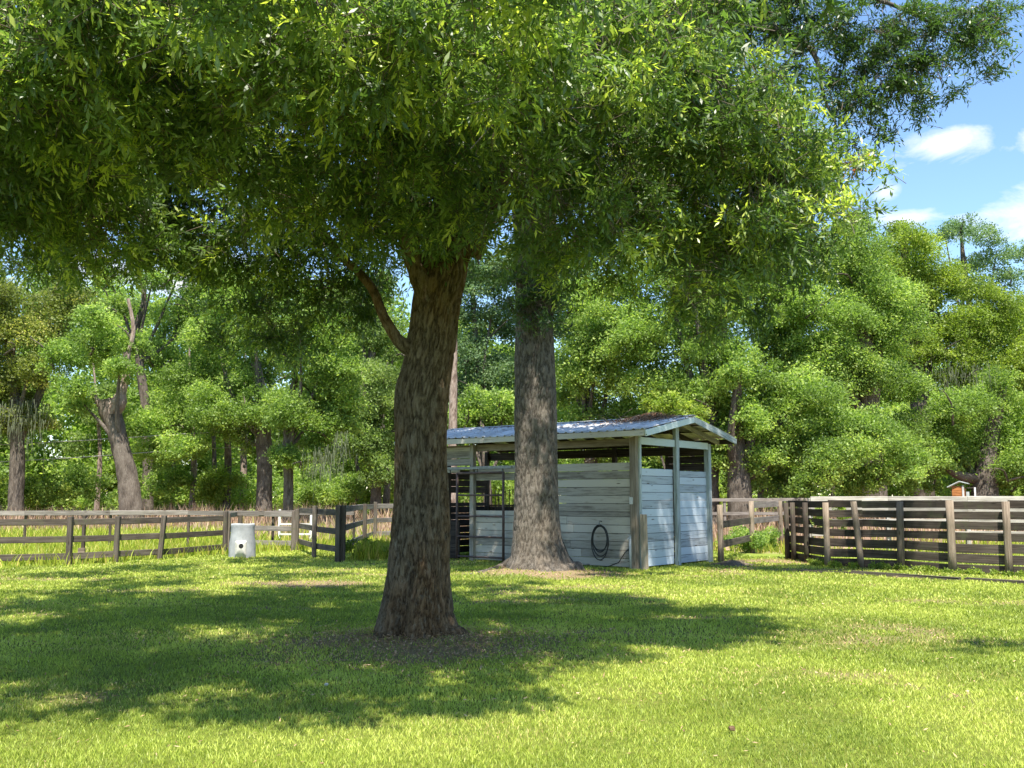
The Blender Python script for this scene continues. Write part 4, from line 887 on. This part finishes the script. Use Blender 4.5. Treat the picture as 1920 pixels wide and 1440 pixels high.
# ------------------------------------------------------------------ concrete drum
cb = G(449, 1046); drum = empty('concrete_drum', (cb[0], cb[1] + .25, 0), 0, 'pale concrete drum with a round black hole standing on the lawn', 'drum')
prof = [(.300, -.02), (.296, .05), (.288, .30), (.270, .42), (.262, .48), (.256, .66), (.262, .70), (.256, .725), (.225, .725), (.215, .68)]
n = 48; V = []; F = []
for r_, z in prof:
    for k in range(n): a = 2 * math.pi * k / n; V.append((r_ * math.cos(a), r_ * math.sin(a), z + .006 * math.sin(3 * a)))
for i in range(len(prof) - 1):
    for k in range(n): F.append((i * n + k, i * n + (k + 1) % n, (i + 1) * n + (k + 1) % n, (i + 1) * n + k))
drum.scale = (1.2, 1.2, 1.24)
fast_mesh('body', np.array(V), np.array(F), M['concrete'], smooth=True, parent=drum)
MB().tube([(0, 0, .60), (0, 0, .66)], .24, 32).build('fill', M['concrete'], drum)
mb = MB(); hx_, hz_ = .055, .255; ring = []
for k in range(24): a = 2 * math.pi * k / 24; ring.append((hx_ + .055 * math.cos(a), -.305, hz_ + .055 * math.sin(a)))
mb.tube([(hx_, -.10, hz_), (hx_, -.312, hz_)], .050, 24); mb.build('hole', M['hole'], drum)
mb = MB(); pts_ = [(-.07, .36), (.105, .36), (.15, -.01), (-.10, -.01)]; vs = [(x, -.300 if z > .1 else -.325, z) for x, z in pts_] + [(x, -.20, z) for x, z in pts_]
V = []; F = []; K = 32
for j in range(2):
    rr = .052 if j == 0 else None
    for k in range(K):
        a = 2 * math.pi * k / K; ca, sa = math.cos(a), math.sin(a)
        if j == 0: V.append((hx_ + .053 * ca, -.310, hz_ + .053 * sa))
        else:
            tx = 1e9
            s1 = min((.105 / abs(ca)) if abs(ca) > 1e-6 else 9, (.11 / sa) if sa > 1e-6 else ((.26 / -sa) if sa < -1e-6 else 9)); x_, z_ = hx_ + s1 * ca - .03 * (1 if ca < 0 else 0), hz_ + s1 * sa
            V.append((x_, -.298, z_))
for k in range(K): F.append((k, (k + 1) % K, K + (k + 1) % K, K + k))
V += [(x, y + .06, z) for x, y, z in V[K:]]
for k in range(K): F.append((K + k, K + (k + 1) % K, 2 * K + (k + 1) % K, 2 * K + k))
fast_mesh('collar', np.array(V), np.array(F), M['mortar'], parent=drum)

# ------------------------------------------------------------------ small far things
wg = empty('white_gate', (float(P(550, 1000, 34)[0]), 34, 0), 0, 'white board gate out in the pasture behind the dark fence', 'gate')
def wgx(px): return float(P(px, 990, 34)[0]) - wg.location[0]
for px in (524, 557, 583): MB().box((wgx(px), 0, .6), (.07, .07, 1.2)).build('post', M['white_paint'], wg)
mb = MB()
for z in (1.10, .70, .36): mb.bar((wgx(524), -.05, z), (wgx(583), -.05, z), .09 if z > 1 else .06, .03)
mb.build('rails', M['white_paint'], wg)
hb = P(1798, 932, 47); hut = empty('small_hut', (float(hb[0]), 47, 0), R(-28), 'tiny orange board hut with white slanting roof beyond the cattle pen', 'hut')
hut.scale = (.74, .74, .90)
def wall(name, a, b_, z0, z1, mat):
    mb = MB(); z = z0
    while z < z1: mb.bar((a[0], a[1], z + .06), (b_[0], b_[1], z + .06), .112, .03); z += .12
    return mb.build(name, mat, hut)
wall('front_wall', (-.35, -.6), (.35, -.6), .1, 2.3, M['hut_wood']); wall('side_wall', (-.37, -.6), (-.37, .6), .1, 2.2, M['in_wood']); wall('side_wall', (.37, -.57), (.37, .6), .1, 2.2, M['hut_wood']); wall('back_wall', (-.35, .6), (.35, .6), .1, 2.0, M['hut_wood'])
MB().box((.30, -.635, 1.2), (.12, .03, 2.4)).build('corner_board', M['white_paint'], hut)
mb = MB(); mb.bar((-.62, -.0, 2.32), (.10, 0, 2.62), .05, 1.5); mb.bar((.10, 0, 2.62), (.62, 0, 2.50), .05, 1.5); mb.build('roof', M['hut_roof'], hut)
MB().box((.98, -.55, 1.15), (.10, .10, 2.3)).build('porch_post', M['white_paint'], hut); MB().bar((.4, -.55, 2.28), (1.02, -.55, 2.28), .06, .06).build('porch_beam', M['in_wood'], hut)
MB().box((.55, -.45, 1.1), (.18, .08, 2.0)).build('window', M['hut_roof'], hut)  # pale slab painted in for the bright opening beside the porch post
for (ya, yb, lab) in ((833, 815, 'upper thin cable strung across the woods past the leaning tree'), (865, 845, 'lower thin cable strung across the woods past the leaning tree')):
    a, b_ = P(20, ya, 53), P(320, yb, 53); a2 = P(-300, ya + 14, 53); pts_ = [a2, a, (a + b_) / 2 - (0, 0, .03), b_, P(470, yb - 8, 57)]
    tag(MB().tube(pts_, .022, 5).build('cable', M['wire']), lab, 'cable')

# ------------------------------------------------------------------ trees of the wood behind
def far_tree(name, label, Yd, base, lobes, mat, tr=.4, path=None, leaf=.135, cover=1.0, branches=5, seed=1, moss=None, bark='bark3', group=None, sub=17, flat=.85, bare=0):
    bp = P(base, 950, Yd); root = empty(name, (float(bp[0]), Yd, 0), 0, label, 'tree', group); rg = random.Random(seed)
    L = [tuple(P(a, b_, Yd + (c_[3] if len(c_) > 3 else rg.uniform(-1.5, 1.5)))) + (c_[2] * 1.12 * Yd / FPX,) for c_ in lobes for a, b_ in [c_[:2]]]
    V, F, C = far_crown(L, leaf, cover, sub, flat, seed); child('crown', V, F, mat, root, colr=C)
    top = np.array(min(L, key=lambda q: abs(q[0] - bp[0]) - q[2] * .8)[:3]); parts = []
    if path: pl = [tuple(P(a, b_, Yd)) + (r_ * Yd / FPX,) for a, b_, r_ in path]; pl[0] = (pl[0][0], Yd, -.2, pl[0][3])
    else: pl = [(bp[0], Yd, -.2, tr * 1.35), (bp[0], Yd, .5, tr), (bp[0] * .9 + top[0] * .1, Yd, top[2] * .35, tr * .85), ((bp[0] + top[0]) / 2, Yd, top[2] * .65, tr * .6), (top[0], top[1], top[2], tr * .25)]
    parts.append(bark_tube(pl, 18, .25, .03, 5, 1.5))
    start = pl[min(2, len(pl) - 1)]
    up_ = [q for q in L if q[2] > start[2] + 1.2 and abs(q[0] - start[0]) < 3.5]
    for q in rg.sample(up_, min(branches, len(up_))):
        m_ = ((start[0] + q[0]) / 2 + rg.uniform(-.4, .4), (start[1] + q[1]) / 2, max(start[2], (start[2] + q[2]) / 2 - rg.uniform(0, .6)), tr * .3)
        parts.append(bark_tube([(start[0], start[1], start[2], tr * .45), m_, (q[0], q[1], q[2] + q[3] * .3, .04)], 8, .5, .01, 5, 1.5))
    for _ in range(bare):
        q = rg.choice(L); s_ = (q[0] + rg.uniform(-.8, .8), q[1] - q[3] * .3, q[2] - q[3] * .6, .07); e_ = (s_[0] + rg.uniform(-1.6, 1.6), s_[1] - q[3] * .6, s_[2] + rg.uniform(-.2, 1.8), .02)
        parts.append(bark_tube([s_, ((s_[0] + e_[0]) / 2 + .2, (s_[1] + e_[1]) / 2, (s_[2] + e_[2]) / 2 + .2, .05), e_], 6, .4, .01, 5, 1.5))
    V, F, C = join(parts); child('trunk', V, F, M[bark], root, smooth=True, attrs={'crack': C})
    if moss:
        st = []
        for (a, b_, wdt, ln, cnt) in moss:
            for _ in range(int(cnt * 1.2)): xo = rg.gauss(0, wdt); cl = .5 + .5 * math.sin(xo * .55) * math.cos(xo * .21 + b_); q = P(a + xo, b_ + rg.uniform(-45, 5), Yd - rg.uniform(-1.5, 2.2)); st.append(tuple(q) + (ln * (.12 + .95 * cl * rg.random() ** 1.5) * Yd / FPX,))
        V, F = strands(st, .028); child('hanging_moss', V, F, M['moss'], root)
    return root
# right hand wood
far_tree('oak_tree', 'broad bright green oak with low rounded boughs right behind the pen fence', 46, 1388, [(1440, 725, 62), (1510, 745, 66), (1580, 780, 66), (1640, 810, 58), (1690, 850, 46), (1480, 820, 66), (1560, 860, 56), (1420, 860, 42), (1640, 890, 36), (1450, 900, 36), (1700, 895, 28), (1410, 780, 42), (1520, 905, 30), (1600, 905, 30), (1390, 900, 30), (1385, 700, 30)], M['leafA'], .62, seed=11, cover=1.15, bare=4)
far_tree('oak_tree', 'tall dark green oak rising behind the broad low oak', 52, 1640, [(1580, 490, 70), (1640, 540, 70), (1670, 620, 60), (1560, 600, 70), (1500, 560, 60), (1620, 700, 70), (1540, 690, 66), (1440, 600, 66), (1690, 720, 42), (1470, 660, 50), (1600, 430, 40), (1700, 800, 50), (1500, 470, 60), (1420, 520, 60), (1520, 640, 60), (1480, 600, 60), (1560, 660, 50)], M['leafA'], .7, seed=12, moss=[(1500, 690, 20, 30, 40)], bare=5)
far_tree('oak_tree', 'yellow green oak with layered crown at the skyline', 58, 1735, [(1700, 470, 56), (1750, 520, 60), (1710, 560, 50), (1760, 610, 56), (1670, 520, 45), (1810, 600, 50), (1790, 680, 50), (1850, 560, 44), (1900, 600, 56), (1890, 690, 60), (1690, 430, 26), (1960, 640, 60), (1730, 650, 45), (1840, 640, 50)], M['leafB'], .6, seed=13, moss=[(1760, 700, 25, 50, 90), (1800, 650, 20, 40, 50)], bare=8)
far_tree('oak_tree', 'grey green oak with drooping boughs behind the tiny hut', 53, 1846, [(1800, 760, 56), (1850, 820, 58), (1790, 850, 50), (1900, 780, 58), (1900, 870, 46), (1750, 850, 44), (1830, 895, 32), (1760, 790, 46), (1960, 820, 66), (1740, 900, 26), (1880, 730, 50), (1870, 905, 25)], M['leafA'], .75, seed=14, moss=[(1820, 720, 30, 60, 120), (1770, 730, 15, 40, 50)], bare=8, cover=.9)
far_tree('tall_tree', 'pale hazy tree poking above the wood against the blue sky', 84, 1835, [(1800, 425, 30), (1840, 440, 36), (1770, 440, 24), (1870, 480, 34), (1820, 490, 34), (1890, 520, 30), (1915, 470, 26), (1850, 540, 34), (1950, 500, 36), (1800, 540, 30)], M['leafH'], .45, seed=15, leaf=.2, cover=.6, sub=14, bare=6)
far_tree('oak_tree', 'dense shaded oak overhanging behind the shed roof', 47, 1330, [(1250, 520, 70), (1330, 560, 70), (1200, 620, 70), (1300, 640, 70), (1370, 660, 56), (1230, 720, 66), (1330, 750, 60), (1160, 560, 56), (1280, 470, 50), (1370, 480, 56), (1350, 830, 50), (1290, 820, 56), (1220, 810, 50), (1380, 770, 36)], M['leafA'], .5, seed=16, bare=5)
far_tree('young_tree', 'small bright yellow green tree just above the shed roof', 38, 1262, [(1262, 752, 34), (1235, 770, 28), (1290, 775, 30), (1300, 800, 30), (1250, 800, 30), (1225, 745, 18)], M['leafB'], .14, seed=17, leaf=.13)
far_tree('oak_tree', 'oak with dark spreading crown between straight oak and shed roof', 50, 1110, [(1120, 700, 66), (1080, 760, 56), (1150, 640, 60), (1100, 620, 50), (1160, 770, 56), (1060, 690, 44), (1080, 560, 46), (1130, 830, 50), (1050, 830, 46)], M['leafA'], .4, seed=18, bare=3)
far_tree('distant_tree', 'pale distant tree seen between the two big trunks', 68, 905, [(900, 600, 52), (940, 690, 52), (890, 720, 46), (930, 560, 46), (870, 660, 40), (960, 620, 40), (920, 770, 48), (880, 790, 40), (900, 530, 50), (950, 500, 50), (880, 470, 50), (1060, 600, 50), (1080, 540, 50), (860, 560, 44)], M['leafH'], .35, seed=19, leaf=.19, cover=.7, bare=5)
far_tree('distant_tree', 'bright green tree low between the two big trunks above the roof', 55, 915, [(900, 750, 44), (940, 760, 40), (870, 790, 40), (920, 800, 40)], M['leafA'], .25, seed=20, leaf=.17, bare=2)
# slim pine behind
pb = P(850, 900, 40); pine = empty('pine_tree', (float(pb[0]), 40, 0), 0, 'slim pale barked pine trunk rising behind the shed beside the big oak', 'tree')
V, F, C = bark_tube([(pb[0] - .08, 40, -.1, .23), (pb[0] - .04, 40, 3, .19), tuple(P(850, 700, 40)) + (.165,), tuple(P(851, 500, 40)) + (.15,), tuple(P(852, 200, 40)) + (.11,), tuple(P(850, -150, 40)) + (.05,)], 20, .1, .012, 9, 2); child('trunk', V, F, M['bark_pine'], pine, smooth=True, attrs={'crack': C})
V, F, C = far_crown([tuple(P(850 + a, b_, 40)) + (r_,) for a, b_, r_ in [(0, 0, 1.4), (-50, 90, 1.1), (60, 60, 1.1), (0, -120, 1.4), (-40, 190, .8), (50, 180, .8)]], .16, .5, 9, .6, 33); child('crown', V, F, M['leafC'], pine, colr=C)
# left hand wood
far_tree('oak_tree', 'olive yellow oak draped with grey moss at the edge of the view', 52, 30, [(40, 630, 56), (95, 590, 52), (30, 720, 50), (70, 780, 34), (0, 560, 60), (130, 560, 46), (-40, 680, 70), (-60, 580, 70), (20, 780, 36), (60, 690, 44), (-100, 760, 60)], M['leafD'], .42, seed=21, moss=[(40, 790, 26, 80, 260), (10, 800, 20, 70, 120), (60, 830, 20, 60, 90)], bare=6, cover=.8)
tl = far_tree('leaning_tree', 'leaning forked tree with sunlit pale broken trunk', 50, 250, [(165, 640, 48), (225, 690, 34), (140, 715, 36), (205, 630, 40), (120, 670, 36), (180, 590, 36), (250, 640, 30), (150, 760, 24)], M['leafA'], .4, path=[(252, 950, 24), (240, 900, 19), (228, 850, 17), (217, 800, 17), (205, 770, 19), (200, 750, 17)], seed=22, branches=2, bare=3, cover=.85)
pr = []
for pl in ([(208, 775, 14), (222, 755, 15), (228, 735, 9), (238, 700, 7), (236, 660, 5)], [(202, 770, 10), (192, 760, 9), (182, 752, 6), (170, 730, 3)], [(236, 680, 5), (250, 620, 4), (240, 560, 3)]):
    pr.append(bark_tube([tuple(P(a, b_, 49.9)) + (r_ * 50 / FPX,) for a, b_, r_ in pl], 14, .12, .02, 6, 2))
V, F, C = join(pr); child('broken_limb', V, F, M['bark_pine'], tl, smooth=True, attrs={'crack': C})
far_tree('oak_tree', 'thin crowned oak with bare dark twisting limbs against bright sky', 60, 270, [(330, 590, 52), (300, 660, 46), (380, 560, 50), (290, 520, 36), (345, 500, 36), (200, 520, 34), (400, 500, 40), (220, 570, 26)], M['leafA'], .3, seed=23, path=[(280, 950, 10), (275, 800, 9), (262, 680, 8), (255, 620, 7), (270, 560, 5), (262, 500, 4)], bare=14, cover=.8)
far_tree('oak_tree', 'thick trunked oak with dark mossy base behind the drum', 54, 495, [(400, 640, 52), (450, 700, 50), (400, 760, 50), (330, 770, 52), (480, 620, 52), (300, 840, 42), (350, 840, 40), (450, 790, 46), (500, 760, 50), (420, 560, 46), (370, 700, 46), (480, 830, 30), (260, 790, 36), (500, 690, 40)], M['leafA'], .46, seed=24, moss=[(470, 830, 16, 40, 60), (520, 840, 14, 50, 60)], path=[(496, 950, 17), (496, 900, 14), (495, 830, 15), (490, 760, 13), (480, 680, 9)], bare=4)
far_tree('oak_tree', 'bright oak with hanging grey moss and slender dark trunk', 48, 540, [(560, 660, 56), (600, 735, 56), (620, 800, 50), (540, 770, 50), (585, 845, 36), (640, 690, 50), (560, 590, 44), (650, 760, 40), (530, 850, 24), (560, 860, 26), (630, 620, 44)], M['leafA'], .26, seed=25, moss=[(600, 880, 22, 70, 240), (640, 850, 12, 60, 80)], path=[(541, 950, 10), (541, 900, 9), (539, 840, 9), (545, 760, 8), (555, 690, 6)], bare=4)
far_tree('oak_tree', 'shadowy oak just left of the big oak trunk', 56, 700, [(700, 620, 56), (720, 720, 56), (690, 790, 50), (735, 850, 46), (705, 880, 36), (660, 560, 50), (740, 640, 50), (665, 830, 30), (760, 780, 40)], M['leafC'], .35, seed=26, moss=[(680, 850, 14, 50, 60)], path=[(705, 950, 11), (704, 880, 10), (690, 820, 9), (680, 740, 8), (700, 660, 6)], bare=4)
SL = ['pale slender trunk under the thin crowned oak, by the light green bush', 'thinnest dark trunk between the light green bush and the thick mossy oak', 'reddish brown slender trunk just beside the light green bush', 'slender trunk close beside the thick mossy oak behind the drum', 'thin pale trunk between the hanging moss and the shadowy oak', 'slender trunk close to the shadowy oak by the big oak', 'thin trunk between the spreading bush and the leaning tree', 'thin trunk beside the low bush behind the leaning tree', 'slender trunk behind the near end of the pen fence', 'slender trunk between broad green oak and the pen corner', 'slender trunk just beside the thick trunk of the broad oak', 'thin pale trunk under the bright boughs of the broad oak']
for i, (px, hgt, r_, y_) in enumerate([(358, 850, 6, 58), (397, 810, 4.5, 60), (422, 780, 7.5, 57), (452, 860, 7, 62), (667, 880, 4, 60), (722, 850, 7, 62), (180, 880, 5, 60), (320, 860, 4, 64), (1500, 850, 5, 56), (1465, 860, 5, 58), (1425, 870, 6, 56), (1560, 880, 4, 60)]):
    b0 = P(px, 950, y_); rt = empty('slender_tree', (float(b0[0]), y_, 0), 0, SL[i], 'tree', 'slender trees inside the wood')
    V, F, C = bark_tube([(b0[0], y_, -.1, r_ * y_ / FPX), (b0[0] + .1, y_, 3, r_ * .9 * y_ / FPX), tuple(P(px + random.uniform(-8, 8), hgt - 60, y_)) + (r_ * .7 * y_ / FPX,), tuple(P(px + random.uniform(-14, 14), hgt - 200, y_)) + (.05,)], 12, .25, .02, 6, 1.5)
    child('trunk', V, F, M['bark3' if i % 3 else 'bark_pine'], rt, smooth=True, attrs={'crack': C})
    V, F, C = far_crown([tuple(P(px + random.uniform(-30, 30), hgt - 150 + 50 * k, y_)) + (random.uniform(.8, 1.3),) for k in range(3)], .17, .8, 8, .8, 50 + i); child('crown', V, F, M['leafA' if i % 2 else 'leafC'], rt, colr=C)
# undergrowth bushes at the wood edge
for i, (px, py, y_, mt, lab) in enumerate([(75, 925, 54, 'leafB', 'small bright yellow green bush beside the mossy oak trunks'), (165, 905, 56, 'leafA', 'spreading leafy green bush before the leaning tree'), (310, 905, 58, 'leafA', 'low green bush behind the leaning tree base'), (400, 915, 57, 'leafB', 'light green bush among the thin trunks'), (580, 925, 60, 'leafA', 'green bush beneath the hanging grey moss'), (660, 915, 59, 'leafA', 'dark green bush beside the shadowy oak')]):
    b0 = P(px, 945, y_); rt = empty('bush', (float(b0[0]), y_, 0), 0, lab, 'bush')
    V, F, C = far_crown([tuple(P(px + random.uniform(-34, 34), py + random.uniform(-22, 18), y_ + random.uniform(-1, 1))) + (random.uniform(.7, 1.1),) for _ in range(6)], .15, .9, 8, .8, 80 + i)
    child('foliage', V, F, M[mt], rt, colr=C)
    mb = MB()
    for k in range(5): mb.tube([(0, 0, -.05), (random.uniform(-.8, .8), random.uniform(-.4, .4), 1.0)], [.05, .02], 6)
    mb.build('stems', M['twig'], rt)
# mass of woods behind everything
WL = []; rgw = random.Random(5)
for k in range(230):
    px = rgw.uniform(-500, 2500); top = 540 if px < 700 else (600 if px < 1000 else 480)
    if px > 1700: top = 600
    py = rgw.uniform(top, 930); yy = rgw.uniform(72, 92); WL.append(tuple(P(px, py, yy)) + (rgw.uniform(2.8, 4.4),))
for k in range(110): WL.append(tuple(P(rgw.uniform(-300, 2100), rgw.uniform(760, 930), rgw.uniform(66, 74))) + (rgw.uniform(2.0, 3.2),))
V, F, C = far_crown(WL, .36, .75, 10, .9, 99)
tag(fast_mesh('far_woods', V, F, M['leafA'], C), 'dense far wood filling the gaps behind the nearer trees', 'woods', kind='stuff')
UL = [tuple(P(rgw.uniform(-300, 2200), rgw.uniform(880, 940), rgw.uniform(60, 70))) + (rgw.uniform(1.0, 1.8),) for _ in range(110)]
V, F, C = far_crown(UL, .22, .8, 8, .9, 98)
tag(fast_mesh('undergrowth', V, F, M['leafA'], C), 'tangled green undergrowth on the floor of the wood', 'undergrowth', kind='stuff')
# trees beyond the frame so that a step aside still shows a wood
for i, (x, yd) in enumerate([(-38, 56), (-32, 50), (38, 55), (33, 48), (44, 60)]):
    rt = empty('oak_tree', (x, yd, 0), 0, 'oak of the wood standing beyond the edge of the view', 'tree', 'oaks beyond the edge of the view'); rg = random.Random(i)
    L = [(x + rg.uniform(-4, 4), yd + rg.uniform(-3, 3), rg.uniform(4, 15), rg.uniform(1.5, 2.4)) for _ in range(13)]
    V, F, C = far_crown(L, .22, .8, 10, .85, 200 + i); child('crown', V, F, M['leafA'], rt, colr=C)
    V, F, C = bark_tube([(x, yd, -.2, .6), (x, yd, 1, .42), (x + .5, yd, 8, .3), (x, yd, 14, .1)], 14, .3, .02, 5, 1.5); child('trunk', V, F, M['bark3'], rt, smooth=True, attrs={'crack': C})

# ------------------------------------------------------------------ weeds near the fences
def weeds(name, label, spots, leaf, mat, seed):
    V, F, C = far_crown(spots, leaf, 1.0, 9, .8, seed); V[:, 2] = np.maximum(V[:, 2], 0.01)
    return tag(fast_mesh(name, V, F, mat, C), label, 'weeds', kind='stuff')
sp1 = [tuple(G(random.uniform(645, 745), random.uniform(1030, 1052)) + (0, 0, random.uniform(.05, .35))) + (random.uniform(.12, .26),) for _ in range(16)]
weeds('tall_weeds', 'clump of tall green weeds between the fence and the big oak', sp1, .07, M['leafB'], 301)
x = rng.uniform(-4.1, -2.9, 1500); y = rng.uniform(25.5, 29.5, 1500)
o = blades('weed_stalks', x, y, rng.uniform(.12, .5, 1500), rng.uniform(.015, .05, 1500), M['field'], .6, rng.random((1500, 3)))
tag(o, 'long green grass stalks by the grey fence next to the big oak', 'weeds', kind='stuff')
sp2 = [tuple(G(random.uniform(1365, 1470), random.uniform(1016, 1040)) + (0, 0, random.uniform(.05, .5))) + (random.uniform(.2, .36),) for _ in range(30)]
weeds('fence_vines', 'tangle of green vines and weeds under the old fence beside the pen', sp2, .075, M['leafA'], 302)
sp3 = []
for a, b_ in zip(Q[2:-1], Q[3:]):
    for _ in range(9): u = random.random(); p = a * (1 - u) + b_ * u; sp3.append((p[0] + random.uniform(-.25, .1), p[1] - random.uniform(.0, .3), .05, random.uniform(.07, .13)))
sp3 += [tuple(P(1560 + random.uniform(-30, 30), random.uniform(950, 1010), 24.5)) + (.16,) for _ in range(9)]
weeds('fence_weeds', 'low green weeds growing along the foot of the cattle fence', sp3, .05, M['leafB'], 303)
sp4 = [tuple(G(random.uniform(150, 420), random.uniform(1046, 1056))) + (random.uniform(.05, .11),) for _ in range(34)]
weeds('rail_weeds', 'little weeds at the foot of the dark rail fence', sp4, .045, M['leafB'], 304)
dm = G(1375, 1060); mb = MB()
V = []; F = []; n = 24
for i in range(7):
    for k in range(n): a = 2 * math.pi * k / n; s_ = i / 6; rr = (1 - s_) * (1 + .3 * math.sin(3 * a) + .2 * math.sin(7 * a) + random.uniform(-.12, .12)); V.append((dm[0] + .42 * rr * math.cos(a), dm[1] + .25 * rr * math.sin(a), .13 * (1 - (1 - s_) ** 1.5) + random.uniform(-.02, .02) * (i > 0) - .01))
for i in range(6):
    for k in range(n): F.append((i * n + k, i * n + (k + 1) % n, (i + 1) * n + (k + 1) % n, (i + 1) * n + k))
tag(fast_mesh('dirt_mound', np.array(V), np.array(F), M['soil']), 'low dark mound of dirt beside the right end of the shed', 'dirt', kind='stuff')
for (px, py, s_, lab) in ((612, 1290, .022, 'small white pebble in the shaded grass below the big oak'), (1372, 1374, .03, 'tiny brown leaf clod on the sunny lawn')):
    p = G(px, py); mb = MB(); mb.box((float(p[0]), float(p[1]), .03), (s_ * 1.4, s_, s_ * .9), bev=.012, jit=.004)
    tag(mb.build('pebble' if 'pebble' in lab else 'leaf_clod', M['mortar'] if 'pebble' in lab else M['litter']), lab, 'stone')
# pieces that belong to a part of their thing hang under that part
def under(root, piece, part):
    ps = [c for c in root.children if c.name.split('.')[0] == part]
    for c in [c for c in root.children if c.name.split('.')[0] == piece]:
        if ps: c.parent = ps[0]
for o in list(col.objects):
    if o.type == 'EMPTY' and o.parent is None:
        for a, b_ in (('hanging_moss', 'crown'), ('dead_leaves', 'crown'), ('root', 'trunk'), ('broken_limb', 'trunk'), ('ridge_cap', 'roof_sheet'), ('twigs', 'limbs'), ('window_bars', 'window_header'), ('hole', 'collar'), ('hook', 'coil')): under(o, a, b_)
print('verts total', sum(len(o.data.vertices) for o in col.objects if o.type == 'MESH'))
